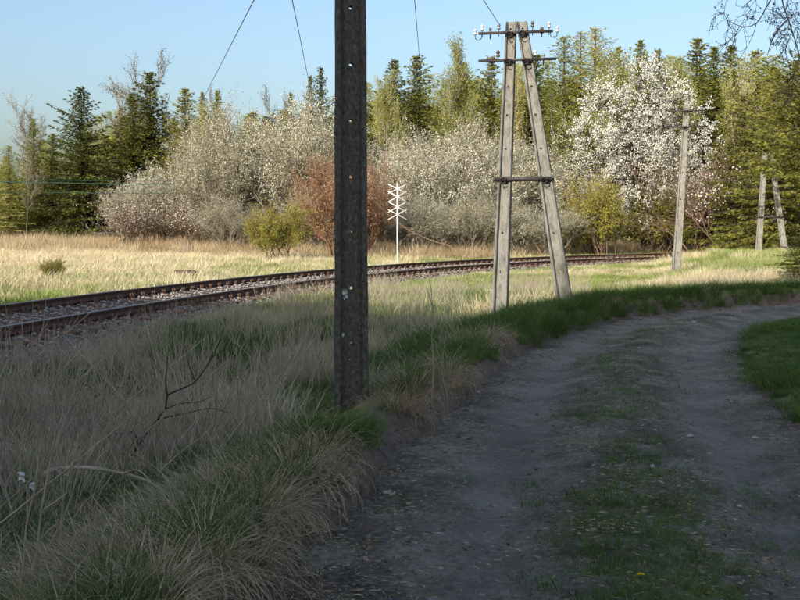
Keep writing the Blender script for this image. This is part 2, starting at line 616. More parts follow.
# ------------------------------------------------------------------ scattering of uncountable growth
def scatter(name, pts, yaw, scl, sources, label, cat, tilt=None, seed=0):
    rng = np.random.default_rng(seed)
    n = len(pts)
    me = bpy.data.meshes.new(name)
    me.vertices.add(n)
    me.vertices.foreach_set('co', np.asarray(pts, np.float32).ravel())
    rot = np.zeros((n, 3), np.float32)
    rot[:, 2] = yaw
    if tilt is not None:
        rot[:, 0] = tilt
    scl = np.asarray(scl, np.float32)
    if scl.ndim == 1:
        scl = np.repeat(scl[:, None], 3, 1)
    a = me.attributes.new('rot', 'FLOAT_VECTOR', 'POINT')
    a.data.foreach_set('vector', rot.ravel())
    a = me.attributes.new('scl', 'FLOAT_VECTOR', 'POINT')
    a.data.foreach_set('vector', scl.ravel())
    a = me.attributes.new('idx', 'INT', 'POINT')
    a.data.foreach_set('value', rng.integers(0, len(sources), n).astype(np.int32))
    o = link(name, me)
    c = bpy.data.collections.new(name + '_pieces')
    for k, m in enumerate(sources):
        c.objects.link(bpy.data.objects.new('%s_piece' % name, m))
    ng = bpy.data.node_groups.new(name + '_scatter', 'GeometryNodeTree')
    ng.interface.new_socket('Geometry', in_out='INPUT', socket_type='NodeSocketGeometry')
    ng.interface.new_socket('Geometry', in_out='OUTPUT', socket_type='NodeSocketGeometry')
    N, L = ng.nodes, ng.links
    gi, go = N.new('NodeGroupInput'), N.new('NodeGroupOutput')
    ip = N.new('GeometryNodeInstanceOnPoints')
    ci = N.new('GeometryNodeCollectionInfo')
    ci.inputs['Collection'].default_value = c
    ci.inputs['Separate Children'].default_value = True
    ci.inputs['Reset Children'].default_value = True
    L.new(gi.outputs[0], ip.inputs['Points'])
    L.new(ci.outputs[0], ip.inputs['Instance'])
    ip.inputs['Pick Instance'].default_value = True
    for nm, dt, sock in (('rot', 'FLOAT_VECTOR', 'Rotation'), ('scl', 'FLOAT_VECTOR', 'Scale'), ('idx', 'INT', 'Instance Index')):
        na = N.new('GeometryNodeInputNamedAttribute')
        na.data_type = dt
        na.inputs['Name'].default_value = nm
        L.new(na.outputs['Attribute'], ip.inputs[sock])
    L.new(ip.outputs[0], go.inputs[0])
    md = o.modifiers.new('scatter', 'NODES')
    md.node_group = ng
    return tag(o, label, cat, kind='stuff')


def clump(name, mat, n, h, spread, lean, width, segs=3, droop=.4, hvar=.4, seed=0):
    """a tuft of tapering bent blades"""
    r = np.random.default_rng(seed)
    a = r.uniform(0, 2 * pi, n)
    rad = spread * np.sqrt(r.uniform(0, 1, n))
    b = np.stack([rad * np.cos(a), rad * np.sin(a), np.full(n, -.02)], 1)
    da = a + r.normal(0, .7, n)
    d = np.stack([np.cos(da), np.sin(da)], 1)
    L = h * (1 - hvar * r.uniform(0, 1, n))
    l0 = lean * r.uniform(.2, 1.3, n)
    dr = droop * r.uniform(.3, 1.3, n)
    w = width * r.uniform(.6, 1.3, n)
    V = []
    t = np.linspace(0, 1, segs + 1)
    pos = b.copy()
    ang = l0.copy()
    side = np.stack([-np.sin(da), np.cos(da), np.zeros(n)], 1)
    fa = r.uniform(-1, 1, n)[:, None]
    side = side * np.cos(fa) + np.concatenate([d, np.zeros((n, 1))], 1) * np.sin(fa)
    for k in range(segs + 1):
        ww = (w * (1 - .9 * t[k] ** 1.5) * .5)[:, None]
        V += [pos - side * ww, pos + side * ww]
        ang = ang + dr / segs * (1 + 1.2 * t[k])
        st = (L / segs)[:, None]
        pos = pos + st * np.concatenate([d * np.sin(ang)[:, None], np.cos(ang)[:, None]], 1)
    V = np.stack(V, 1)
    k2 = 2 * (segs + 1)
    o = (np.arange(n) * k2)[:, None, None]
    q = np.array([[2 * k, 2 * k + 1, 2 * k + 3, 2 * k + 2] for k in range(segs)])[None]
    return mesh_np(name, V.reshape(-1, 3), (o + q).reshape(-1, 4), mat)


def stalk(name, mat, n, h, spread, seed=0, lean=.22, thick=1.0):
    """thin dead stems with a few side twigs"""
    r = np.random.default_rng(seed)
    mb = MB()
    for k in range(n):
        a = r.uniform(0, 6.28)
        p = np.array([spread * r.normal(), spread * r.normal(), 0])
        L = h * r.uniform(.5, 1)
        ln = r.normal(0, lean, 2)
        pts = [p + np.array([ln[0] * t * L + .02 * r.normal(), ln[1] * t * L + .02 * r.normal(), t * L - .02]) for t in np.linspace(0, 1, 5)]
        mb.tube(pts, np.linspace(.005, .0018, 5) * thick, 4, False)
        for j in range(r.integers(1, 4)):
            q = pts[r.integers(1, 4)]
            e = q + np.array([r.normal(0, .09), r.normal(0, .09), r.uniform(.08, .22)]) * L / .8
            mb.tube([q, (q + e) / 2 + r.normal(0, .01, 3), e], np.array([.0025, .002, .001]) * thick, 3, False)
    return mb.mesh(name, mat)


def pebble(name, mat, seed, flat=.6):
    r = np.random.default_rng(seed)
    V = []
    for z, rr in ((-.8, .55), (-.1, 1), (.55, .75)):
        for k in range(6):
            a = k * pi / 3 + z
            V.append([rr * cos(a), rr * sin(a), z * flat])
    V.append([0, 0, flat])
    V = np.array(V) * (1 + .22 * r.normal(size=(19, 1)))
    q = [[o + k, o + (k + 1) % 6, o + 6 + (k + 1) % 6, o + 6 + k] for o in (0, 6) for k in range(6)]
    t = [[12 + k, 12 + (k + 1) % 6, 18] for k in range(6)]
    return mesh_np(name, V * .5, [np.array(q), np.array(t)], mat)


RNG = np.random.default_rng(7)


def frustum_points(n, y0, y1, power=0.0, extra=1.2, wide=.40):
    """random ground points in the wedge the camera and its neighbours could see"""
    u = RNG.uniform(0, 1, n)
    if power:
        k = 1 - power
        y = (y0 ** k + u * (y1 ** k - y0 ** k)) ** (1 / k)
    else:
        y = y0 + u * (y1 - y0)
    x = RNG.uniform(-1, 1, n) * (wide * y + extra)
    return x, y


def place(x, y, keep, prob=None):
    k = keep if prob is None else keep & (RNG.uniform(0, 1, len(x)) < prob)
    return k


# ------------------------------------------------------------------ foreground concrete pole and the other poles
def pole_shapes(h, w0, w1, d0, d1, holes, hole_r=.02, bury=.4, flange=.19, web_t=.42, top_holes=()):
    """H-section reinforced concrete pole: returns the web (with real through holes) and two flanges as builders"""
    kx = lambda z: w0 + (w1 - w0) * z / h
    ky = lambda z: d0 + (d1 - d0) * z / h
    web, fl = MB(), [MB(), MB()]
    hs = sorted(list(holes))
    zs = [-bury]
    for hz in hs:
        zs += [hz - .06, hz + .06]
    zs.append(h)
    for a, b in zip(zs[:-1], zs[1:]):
        def corner(z):
            x = kx(z) * (.5 - flange) + .004
            y = ky(z) * web_t / 2
            return x, y
        xa, ya = corner(a)
        xb, yb = corner(b)
        hole = [q for q in hs if abs(q - (a + b) / 2) < 1e-6]
        if not hole:
            n = max(1, int((b - a) / .4))
            zz = np.linspace(a, b, n + 1)
            for z0, z1 in zip(zz[:-1], zz[1:]):
                x0, y0 = corner(z0)
                x1, y1 = corner(z1)
                web.add([[-x0, -y0, z0], [x0, -y0, z0], [x1, -y1, z1], [-x1, -y1, z1]], [[0, 1, 2, 3]])
                web.add([[-x0, y0, z0], [x0, y0, z0], [x1, y1, z1], [-x1, y1, z1]], [[3, 2, 1, 0]])
        else:
            hz = hole[0]
            K = 16
            rect, circ = [], []
            for k in range(K):
                t = 2 * pi * k / K + pi / 4
                c, s_ = cos(t), sin(t)
                m = max(abs(c), abs(s_))
                u, v = c / m, s_ / m
                z = (a + b) / 2 + v * (b - a) / 2
                x, y = corner(z)
                rect.append([u * x, 0, z])
                circ.append([c * hole_r, 0, hz + s_ * hole_r])
            y = (ya + yb) / 2
            R_, C_ = np.array(rect), np.array(circ)
            R0, C0, R1, C1 = R_.copy(), C_.copy(), R_.copy(), C_.copy()
            for q in (R0, C0):
                q[:, 1] = -y
            for q in (R1, C1):
                q[:, 1] = y
            i = np.arange(K)
            j = (i + 1) % K
            web.add(np.vstack([R0, C0]), np.stack([i, j, K + j, K + i], 1))
            web.add(np.vstack([R1, C1]), np.stack([K + i, K + j, j, i], 1))
            web.add(np.vstack([C0, C1]), np.stack([i, j, K + j, K + i], 1))
    x, y = corner(h)
    web.add([[-x, -y, h], [x, -y, h], [x, y, h], [-x, y, h]], [[0, 1, 2, 3]])
    r = np.random.default_rng(3)
    for sgn, f in zip((-1, 1), fl):
        zz = np.concatenate([np.arange(-bury, h, .25), [h]])
        V = []
        for z in zz:
            wx, wy = kx(z), ky(z)
            xi, xo, y, ch = wx * (.5 - flange), wx * .5, wy / 2, .013
            prof = [(xi, -y + .02), (xi + .02, -y), (xo - ch, -y), (xo, -y + ch), (xo, y - ch), (xo - ch, y), (xi + .02, y), (xi, y - .02)]
            for px, py in prof:
                V.append([sgn * (px + .0025 * r.normal()), py + .0025 * r.normal(), z])
        n = len(zz)
        i = np.arange(n - 1)[:, None] * 8
        j = np.arange(8)[None]
        k = (j + 1) % 8
        F = np.stack([i + j, i + k, i + 8 + k, i + 8 + j], -1).reshape(-1, 4)
        if sgn < 0:
            F = F[:, ::-1]
        f.add(V, F)
        cap = np.arange(8) + (n - 1) * 8
        f.F.setdefault(8, []).append(np.array([cap if sgn > 0 else cap[::-1]]))
    return web, fl


def foreground_pole():
    b = P(351, 418, 10.0)
    g = gz_at(b[0], b[1])
    root = empty('concrete_pole', (b[0], b[1], g - .02), radians(7))
    tag(root, 'dark concrete pole with a row of through holes, nearest the camera, in the grass verge', 'utility pole')
    zc = b[2] + (418 - 12) / FPX * 10
    holes = [zc - .4975 * k - g + .02 for k in range(8)] + [zc + .4975 * k - g + .02 for k in range(1, 8)]
    holes = [h for h in holes if h > .2]
    web, fl = pole_shapes(8.2, .300, .215, .25, .19, holes, .017)
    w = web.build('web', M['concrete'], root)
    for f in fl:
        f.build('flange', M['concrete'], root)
    # splash of white paint between the holes, low on the web
    r = np.random.default_rng(2)
    for (px, py, s) in ((344, 291, .032), (346, 296, .02), (343.5, 298, .012), (342.6, 334, .016), (349, 359, .006)):
        mb = MB()
        q = P(px, py, 10) - np.array(root.location)
        a = np.linspace(0, 2 * pi, 11, endpoint=False)
        rr = s * (1 + .3 * r.normal(size=11))
        yl = -.25 * .42 / 2 - .0015
        ring = np.stack([q[0] + rr * np.cos(a) * .8, np.full(11, yl), q[2] + rr * np.sin(a)], 1)
        ring2 = ring.copy()
        ring2[:, 1] += .004
        mb.add(np.vstack([ring, ring2]), [[k, (k + 1) % 11, 11 + (k + 1) % 11, 11 + k] for k in range(11)])
        mb.F.setdefault(11, []).append(np.array([np.arange(11) + mb.n - 22]))
        mb.build('paint_splash', M['white_paint'], w)
    return root


foreground_pole()


def insulator_mesh(scale=1.0):
    prof = np.array([(.0, 0), (.028, 0), (.036, .012), (.038, .03), (.026, .045), (.022, .06), (.034, .068), (.036, .085), (.030, .105), (.018, .118), (0, .122)]) * scale
    mb = MB()
    mb.lathe(prof, sides=10)
    return mb


def telegraph_a_frame():
    Y = 20.0
    cx = P(534, 320, Y)[0]
    g = gz_at(cx, Y)
    zb = min(g, 0.0)
    root = empty('telegraph_a_frame', (cx, Y, zb), radians(-11))
    tag(root, 'concrete A-frame telegraph pole with two steel crossarms and porcelain insulators beside the road bend', 'telegraph pole')
    Ztop = P(0, 25, Y)[2] - zb
    lx = lambda px: (px - 400) / FPX * Y - cx

    def leg(xb, xt):
        web, fl = pole_shapes(Ztop, .285, .180, .36, .25, [.9, 1.6, 2.4, 3.1, 3.7, 4.2, Ztop - .13], .022, bury=.5, web_t=.55)
        for f in fl:
            for V, in ((v,) for v in f.V):
                web.add(V, np.zeros((0, 4), int))
            off = web.n - f.n
            for k, F in f.F.items():
                web.F.setdefault(k, []).extend([q + off for q in F])
        for V in web.V:
            V[:, 0] += xb + (xt - xb) * V[:, 2] / Ztop
        return web.build('leg', M['concrete_old'], root)
    leg(lx(499.5), lx(510.0))
    leg(lx(568), lx(520.3))

    def arm(py, x0, x1, name='crossarm', t=.05):
        z = P(0, py, Y)[2] - zb
        mb = MB()
        a, b = lx(x0), lx(x1)
        yf = -.19
        mb.box(((a + b) / 2, yf, z), (b - a, .008, t))               # angle iron: upright leaf and flat leaf
        mb.box(((a + b) / 2, yf + .032, z + t / 2 - .004), (b - a, .056, .0075))
        return mb.build(name, M['steel_dark'], root), z, yf
    top, z1, yf = arm(36.4, 478.5, 551.5)
    low, z2, yf = arm(63.2, 478.5, 555)
    brace, z3, yf = arm(179.5, 494.5, 552.5, 'brace', .075)
    mb = MB()
    mb.box((lx(523), .19, z3), (lx(553) - lx(494), .03, .06))
    mb.build('brace', M['steel_dark'], root)
    for z, xs, par in ((z1, (508.7, 521), top), (z2, (507.5, 525), low), (z3, (503.5, 544), brace)):
        for x in xs:
            mb = MB()
            a = np.linspace(-pi / 2, 3 * pi / 2, 15)
            mb.tube(np.stack([lx(x) + .055 * np.cos(a), np.full(15, -.215), z - .03 + .05 * np.sin(a)], 1), .009, 6)
            for sx in (-.06, .06):
                mb.tube([(lx(x) + sx, -.225, z + .005), (lx(x) + sx, .17, z + .005)], .010, 6)
            mb.build('clamp', M['steel_dark'], par)
    ins = [(top, z1, 482, 'up', 'porcelain', .075, 1.15), (top, z1, 490, 'down', 'porcelain_brown', .07, 1.0),
           (top, z1, 498.3, 'up', 'porcelain_grey', .085, 1.15), (top, z1, 531.5, 'up', 'porcelain_brown', .105, 1.1),
           (top, z1, 540.5, 'down', 'porcelain_brown', .03, 1.2), (top, z1, 547.5, 'up', 'porcelain', .085, 1.15),
           (top, z1, 475, 'hook', 'porcelain', -.09, 1.15), (top, z1, 555.5, 'hook', 'porcelain', -.09, 1.15),
           (low, z2, 491.3, 'down', 'porcelain_brown', .03, 1.1), (low, z2, 497.8, 'up', 'porcelain_brown', .085, 1.25),
           (low, z2, 534.3, 'up', 'porcelain', .085, 1.15), (low, z2, 542.3, 'down', 'porcelain_grey', .06, 1.1)]
    for par, z, px, how, mat, rise, sc in ins:
        x = lx(px)
        pin = MB()
        if how == 'hook':
            sgn = -1 if px < 500 else 1
            c = x - sgn * .06
            a = np.linspace(0, pi, 9)
            arc = [(c - sgn * .06 * cos(t), yf + .02, z - .06 - .05 * sin(t)) for t in a]
            pin.tube([(c - sgn * .06, yf + .02, z + .03)] + arc + [(x, yf + .02, z)], .008, 6)
            base = z - .02
        elif how == 'up':
            base = z + rise - .02
            pin.tube([(x, yf + .035, z - .06), (x, yf + .035, base + .02)], .008, 6)
        else:
            base = z + rise - .06
            pin.tube([(x, yf + .035, z - .10), (x, yf + .035, base + .04)], .012, 6)
        o = insulator_mesh(sc * .78).build('insulator', M[mat], root, True)
        o.location = (x, yf + (.02 if how == 'hook' else .035), base)
        p = pin.build('pin', M['steel_dark'], o)
        p.location = (-o.location[0], -o.location[1], -o.location[2])
    return root


telegraph_a_frame()


def joined_pole(h, w0, w1, d0, d1, holes, lean=0.0, bury=.5):
    web, fl = pole_shapes(h, w0, w1, d0, d1, holes, .025, bury=bury, web_t=.55)
    for f in fl:
        off = web.n
        for V in f.V:
            web.add(V, np.zeros((0, 4), int))
        for k, F in f.F.items():
            web.F.setdefault(k, []).extend([q + off for q in F])
    for V in web.V:
        V[:, 0] += lean * V[:, 2] / h
    return web


def single_telegraph_pole():
    Y = 42.0
    b = P(676, 262, Y)
    g = gz_at(b[0], Y)
    t = P(684, 107, Y)
    root = empty('telegraph_pole', (b[0], Y, g), radians(-6))
    tag(root, 'single slender concrete telegraph pole with two crossarms in front of the white blossoming tree', 'telegraph pole')
    h = t[2] - g
    joined_pole(h, .32, .21, .24, .17, [.9, 1.9, 2.9, 3.9, h - .45, h - .12], t[0] - b[0]).build('shaft', M['concrete_old'], root)
    for py, x0, x1 in ((112.5, 665, 701.5), (128.2, 662, 702)):
        z = P(0, py, Y)[2] - g
        mb = MB()
        a, c = [(q - 400) / FPX * Y - b[0] for q in (x0, x1)]
        mb.box(((a + c) / 2, -.125, z), (c - a, .01, .055))
        mb.box(((a + c) / 2, -.09, z + .023), (c - a, .06, .009))
        arm = mb.build('crossarm', M['steel_dark'], root)
        mb = MB()
        xc = (t[0] - b[0]) * z / h
        an = np.linspace(-pi / 2, 3 * pi / 2, 15)
        mb.tube(np.stack([xc + .11 * np.cos(an), np.full(15, -.14), z - .045 + .055 * np.sin(an)], 1), .016, 6)
        for sx in (-.12, .12):
            mb.tube([(xc + sx, -.15, z), (xc + sx, .13, z)], .012, 6)
        mb.build('clamp', M['steel_dark'], arm)
        for k, px in enumerate((x0 + 3, x0 + 9, x1 - 9, x1 - 3)):
            q = insulator_mesh(1.0).build('insulator', M['porcelain_grey' if k % 2 else 'porcelain_brown'], root, True)
            q.location = ((px - 400) / FPX * Y - b[0], -.09, z + .03)
            pn = MB()
            pn.tube([(0, 0, -.09), (0, 0, .02)], .01, 6)
            pn.build('pin', M['steel_dark'], q)
    return root


single_telegraph_pole()


def far_a_frame():
    Y = 60.0
    cx = (770 - 400) / FPX * Y
    g = gz_at(cx, Y)
    root = empty('telegraph_a_frame', (cx, Y, g), radians(-8))
    tag(root, 'distant pale concrete A-frame pole half hidden by the trees at the right edge', 'telegraph pole')
    lx = lambda px: (px - 400) / FPX * Y - cx
    h = P(0, 150, Y)[2] - g
    joined_pole(h, .34, .24, .26, .18, [1, 2, 3, 4, h - .2], lx(763) - lx(758.5)).build('leg', M['concrete_old'], root).location.x = lx(758.5)
    joined_pole(h, .34, .24, .26, .18, [1, 2, 3, 4, h - .2], lx(768) - lx(784)).build('leg', M['concrete_old'], root).location.x = lx(784)
    mb = MB()
    z = P(0, 217, Y)[2] - g
    mb.box((lx(770), -.15, z), (lx(785) - lx(755), .02, .09))
    mb.build('brace', M['steel_dark'], root)


far_a_frame()


# ------------------------------------------------------------------ wires
def wire(name, a, b, sag, r, mat, label, group=None):
    a, b = np.asarray(a, float), np.asarray(b, float)
    t = np.linspace(0, 1, 21)[:, None]
    pts = a + (b - a) * t
    pts[:, 2] -= sag * 4 * (t * (1 - t))[:, 0]
    mb = MB()
    mb.tube(pts, r, 5)
    return tag(mb.build(name, M[mat], None, True), label, 'wire', group)


wire('overhead_wire', P(274, -30, 24), P(202, 106, 74), .0, .014, 'wire', 'thin dark wire slanting down left across the sky, left of the near pole', 'overhead wires')
wire('overhead_wire', P(287, -30, 24), P(314, 104, 74), .0, .012, 'wire', 'thin dark wire descending just left of the near pole top', 'overhead wires')
wire('overhead_wire', P(411.5, -30, 24), P(422, 92, 74), .0, .011, 'wire', 'thin steep wire between the near pole and the A-frame pole', 'overhead wires')
wire('overhead_wire', P(452, -42, 12), P(498.3, 28, 19.9), .0, .006, 'wire', 'thin wire running down to an insulator at the A-frame pole top', 'overhead wires')
for k, (ya, yb, r) in enumerate(((177.5, 181.5, .010), (180, 184.5, .024), (190, 193.5, .013))):
    wire('line_cable', P(-60, ya, 64), P(175, yb, 64), .06, r, 'wire_green',
         ('uppermost thin green cable crossing the spruces at left', 'thick green cable crossing the spruces at left', 'lowest thin green cable crossing the spruces at left')[k],
         'green cables at the left')


# ------------------------------------------------------------------ lattice marker by the railway
def lattice_marker():
    Y = 50.0
    b = P(397.5, 262, Y)
    g = gz_at(b[0], Y)
    root = empty('railway_marker', (b[0], Y, g))
    tag(root, 'white railway marker of four stacked crosses on a thin post beyond the rails', 'railway sign')
    s = Y / FPX
    mb = MB()
    zt = P(0, 183, Y)[2] - g
    mb.tube([(0, 0, -.3), (0, 0, zt)], .037, 8)
    mb.build('post', M['white_paint'], root)
    z_of = lambda zy: P(0, 170 + zy / 4.615, Y)[2] - g
    hw = 9.3 * s
    for z0, z1 in ((67, 110), (100, 149), (147, 196), (183, 229)):
        a, c = z_of(z0), z_of(z1)
        for sgn in (-1, 1):
            mb = MB()
            dz = c - a
            L = hypot(2 * hw, dz)
            an = math.atan2(dz, 2 * hw) * sgn
            R = np.array([[cos(an), 0, -sin(an)], [0, 1, 0], [sin(an), 0, cos(an)]])
            mb.box((0, -.045 - .008 * (sgn > 0), (a + c) / 2), (L, .007, .043), R)
            mb.build('cross_slat', M['white_paint'], root)


lattice_marker()


# ------------------------------------------------------------------ the railway: bed, rails, sleepers, fastenings
def path_at(s):
    d = np.linalg.norm(np.diff(NEAR, axis=0), axis=1)
    cum = np.concatenate([[0], np.cumsum(d)])
    return (np.interp(s, cum, NEAR[:, 0]), np.interp(s, cum, NEAR[:, 1]), np.interp(s, cum, LEFTN[:, 0]), np.interp(s, cum, LEFTN[:, 1]))


def ballast_bed():
    n = len(NEAR)
    t = np.array([-1.5, -1.1, -.75, -.3, 0, .4, .75, 1.1, 1.45, 1.8, 2.25, 2.6, 3.0])
    X = NEAR[:, 0:1] + LEFTN[:, 0:1] * t
    Y = NEAR[:, 1:2] + LEFTN[:, 1:2] * t
    z = RAIL_Z - .185 + CANT * np.clip(t / 1.5, -.5, 1.5)[None] - .16 * sstep(.95, 2.1, np.abs(t - .75))[None] + .02 * (fbm(X * 4, Y * 4, 71, 3) - .5) * 2
    k = len(t)
    i = np.arange(n - 1)[:, None] * k + np.arange(k - 1)[None]
    o = link('ballast_bed', mesh_np('ballast_bed', np.stack([X.ravel(), Y.ravel(), z.ravel()], 1), np.stack([i, i + k, i + k + 1, i + 1], -1).reshape(-1, 4), M['bed'], True))
    tag(o, kind='structure')


M['bed'] = mat_noise('ballast_fines', [(.3, (.05, .041, .034)), (.5, (.13, .112, .095)), (.7, (.25, .225, .20))], 9, .95, .9, 30, .1)
ballast_bed()


def railway():
    root = empty('railway_track', (NEAR[70, 0], NEAR[70, 1], 0))
    off = np.array([NEAR[70, 0], NEAR[70, 1], 0])
    tag(root, 'rusty railway track curving away to the right across the grass', 'railway track')
    prof = np.array([(-.062, -.149), (.062, -.149), (.062, -.139), (.012, -.118), (.008, -.05), (.034, -.038), (.036, -.006), (.028, 0), (-.028, 0), (-.036, -.006), (-.034, -.038), (-.008, -.05), (-.012, -.118), (-.062, -.139)])
    for path, z in ((NEAR, RAIL_Z), (FAR, RAIL_Z + CANT)):
        n, k = len(path), len(prof)
        V = np.zeros((n, k, 3))
        V[:, :, 0] = path[:, 0:1] - LEFTN[:, 0:1] * prof[:, 0]
        V[:, :, 1] = path[:, 1:2] - LEFTN[:, 1:2] * prof[:, 0]
        V[:, :, 2] = z + prof[:, 1] + .012 * (fbm(path[:, 0] * .2, path[:, 1] * .2, 81, 2) - .5)[:, None]
        V = V - off
        i = np.arange(n - 1)[:, None] * k
        j = np.arange(k)[None]
        jj = (j + 1) % k
        F = np.stack([i + j, i + jj, i + k + jj, i + k + j], -1)
        me = mesh_np('rail', V.reshape(-1, 3), F.reshape(-1, 4), M['rail'])
        me.materials.append(M['rail_head'])
        idx = np.zeros((n - 1, k), np.int32)
        idx[:, 6:9] = 1
        me.polygons.foreach_set('material_index', idx.ravel())
        link('rail', me, root)
    ang = math.asin(CANT / GAUGE)
    sl = []
    for v in range(4):
        r = np.random.default_rng(90 + v)
        mb = MB()
        L, W, H = 2.5 + .06 * r.normal(), .25, .15
        xs = np.linspace(-L / 2, L / 2, 6)
        V = []
        for x in xs:
            jx = .008 * r.normal(size=(4, 2))
            for q, (a, b) in enumerate(((-W / 2, 0), (-W / 2, -H), (W / 2, -H), (W / 2, 0))):
                V.append([x, a + jx[q, 0], b + jx[q, 1] * .6])
        i = np.arange(5)[:, None] * 4
        j = np.arange(4)[None]
        k = (j + 1) % 4
        mb.add(V, np.stack([i + j, i + k, i + 4 + k, i + 4 + j], -1).reshape(-1, 4))
        mb.add(np.array(V)[:4], [[3, 2, 1, 0]])
        mb.add(np.array(V)[-4:], [[0, 1, 2, 3]])
        sl.append(mb.mesh('sleeper', M['sleeper']))
    mb = MB()
    mb.box((0, 0, .008), (.34, .19, .018))                            # rib plate
    for sx in (-1, 1):
        mb.box((sx * .095, 0, .03), (.018, .14, .045))
        for sy in (-.06, .06):
            mb.lathe([(0, .085), (.017, .085), (.017, .05), (.03, .05), (.03, .0)], (sx * .108, sy, .02), 6)
        mb.box((sx * .075, 0, .045), (.06, .12, .02))
    fast = mb.mesh('fastening', M['rail'])
    d = np.linalg.norm(np.diff(NEAR, axis=0), axis=1)
    s = 14.0
    k = 0
    while s < d.sum() - 4:
        x, y, nx_, ny_ = path_at(s)
        mx, my = x + nx_ * .75, y + ny_ * .75
        rz = math.atan2(-ny_, -nx_)
        o = link('sleeper', sl[k % 4], root)
        o.location = (mx - off[0], my - off[1], RAIL_Z + CANT / 2 - .149 - .022)
        o.rotation_euler = (0, ang, rz + .01 * RNG.normal())
        for tt, zz in ((0, 0), (GAUGE, CANT)):
            f = link('fastening', fast, o)
            u = (.75 - tt) / cos(ang)
            f.location = (u, 0, 0)
        s += .58
        k += 1
    return root


railway()

ball = [pebble('ballast_stone', M['stone'], 200 + k, .7) for k in range(5)]
n = 26000
s = RNG.uniform(12, 92, n)
x, y, nx_, ny_ = path_at(s)
t = RNG.uniform(-1.35, 2.6, n)
pz = RAIL_Z - .172 + CANT * np.clip(t / 1.5, -.5, 1.5) - .15 * sstep(.95, 2.1, np.abs(t - .75)) + RNG.uniform(-.015, .02, n)
k = ~((np.abs(t) < .09) | (np.abs(t - 1.5) < .09)) & ((np.abs(t - .75) < .95) | (RNG.uniform(0, 1, n) < .5))
k &= (((s - 14) / .58) % 1 * .58 > .14) & (((s - 14) / .58) % 1 * .58 < .44) | (RNG.uniform(0, 1, n) < .22) | (np.abs(t - .75) > 1.2)
pts = np.stack([x + nx_ * t, y + ny_ * t, pz], 1)[k]
scatter('ballast_stones', pts, RNG.uniform(0, 6.28, len(pts)), RNG.uniform(.03, .08, len(pts)), ball, 'pale broken stone ballast between and beside the rails', 'ballast', seed=4)


def block(name, px, py, Y, size, mat, label, cat, rz=0.3):
    p = P(px, py, Y)
    g = gz_at(p[0], Y)
    r = np.random.default_rng(int(px))
    mb = MB()
    x, y, z = size
    prof = [(-x / 2, -.1), (x / 2, -.1), (x / 2, z * .82), (x / 2 - .1 * x, z), (-x / 2 + .03, z * .96), (-x / 2, z * .85)]
    V = [[a, sy * y / 2 * (1 if b < z * .9 else .85), b] for sy in (-1, 1) for a, b in prof]
    V = np.array(V) + .008 * r.normal(size=(12, 3))
    mb.add(V, [[k, (k + 1) % 6, 6 + (k + 1) % 6, 6 + k] for k in range(6)])
    mb.F.setdefault(6, []).append(np.array([[5, 4, 3, 2, 1, 0], [6, 7, 8, 9, 10, 11]]))
    o = mb.build(name, mat)
    o.location = (p[0], Y, g + .02)
    o.rotation_euler.z = rz
    return tag(o, label, cat)


block('sleeper_block', 185, 281, 37, (.72, .4, .27), M['sleeper'], 'short rust brown block lying in the grass behind the far rail', 'block', .2)
block('boulder', 187, 255, 64, (.6, .5, .5), M['stone'], 'pale boulder in the field at the foot of the grey shrubs', 'stone', .6)
block('concrete_marker', 491, 292, 30, (.3, .25, .2), M['stone_white'], 'small pale stone block in the grass behind the left leg of the A-frame', 'stone', .1)


# ------------------------------------------------------------------ trees and shrubs
def seg_mesh(name, S, mat, sides=3):
    """segments (p0, p1, r0, r1) as thin prisms"""
    S = np.asarray(S)
    p0, p1, r0, r1 = S[:, 0:3], S[:, 3:6], S[:, 6], S[:, 7]
    t = p1 - p0
    t = t / (np.linalg.norm(t, axis=1)[:, None] + 1e-9)
    up = np.where(np.abs(t[:, 2:3]) < .9, np.array([[0, 0, 1.0]]), np.array([[1.0, 0, 0]]))
    a = np.cross(t, up)
    a /= np.linalg.norm(a, axis=1)[:, None]
    b = np.cross(t, a)
    th = np.arange(sides) * 2 * pi / sides
    ring = np.cos(th)[None, :, None] * a[:, None] + np.sin(th)[None, :, None] * b[:, None]
    V = np.concatenate([p0[:, None] + ring * r0[:, None, None], p1[:, None] + ring * r1[:, None, None]], 1)
    o = (np.arange(len(S)) * 2 * sides)[:, None, None]
    q = np.array([[k, (k + 1) % sides, sides + (k + 1) % sides, sides + k] for k in range(sides)])[None]
    return mesh_np(name, V.reshape(-1, 3), (o + q).reshape(-1, 4), mat, True)


def leaf_mesh(name, C, L, W, mat, r, axis=None, jitter=1.0):
    """rhombic leaves at points C, length L, width W, turned at random about a preferred axis"""
    n = len(C)
    d = r.normal(size=(n, 3)) * jitter
    if axis is not None:
        d = d + axis
    d /= np.linalg.norm(d, axis=1)[:, None] + 1e-9
    e = np.cross(d, r.normal(size=(n, 3)))
    e /= np.linalg.norm(e, axis=1)[:, None] + 1e-9
    L = np.broadcast_to(np.asarray(L, float), (n,))[:, None]
    W = np.broadcast_to(np.asarray(W, float), (n,))[:, None]
    V = np.stack([C - d * L * .5, C + e * W * .5, C + d * L * .5, C - e * W * .5], 1)
    F = (np.arange(n) * 4)[:, None] + np.arange(4)[None]
    return mesh_np(name, V.reshape(-1, 3), F, mat)


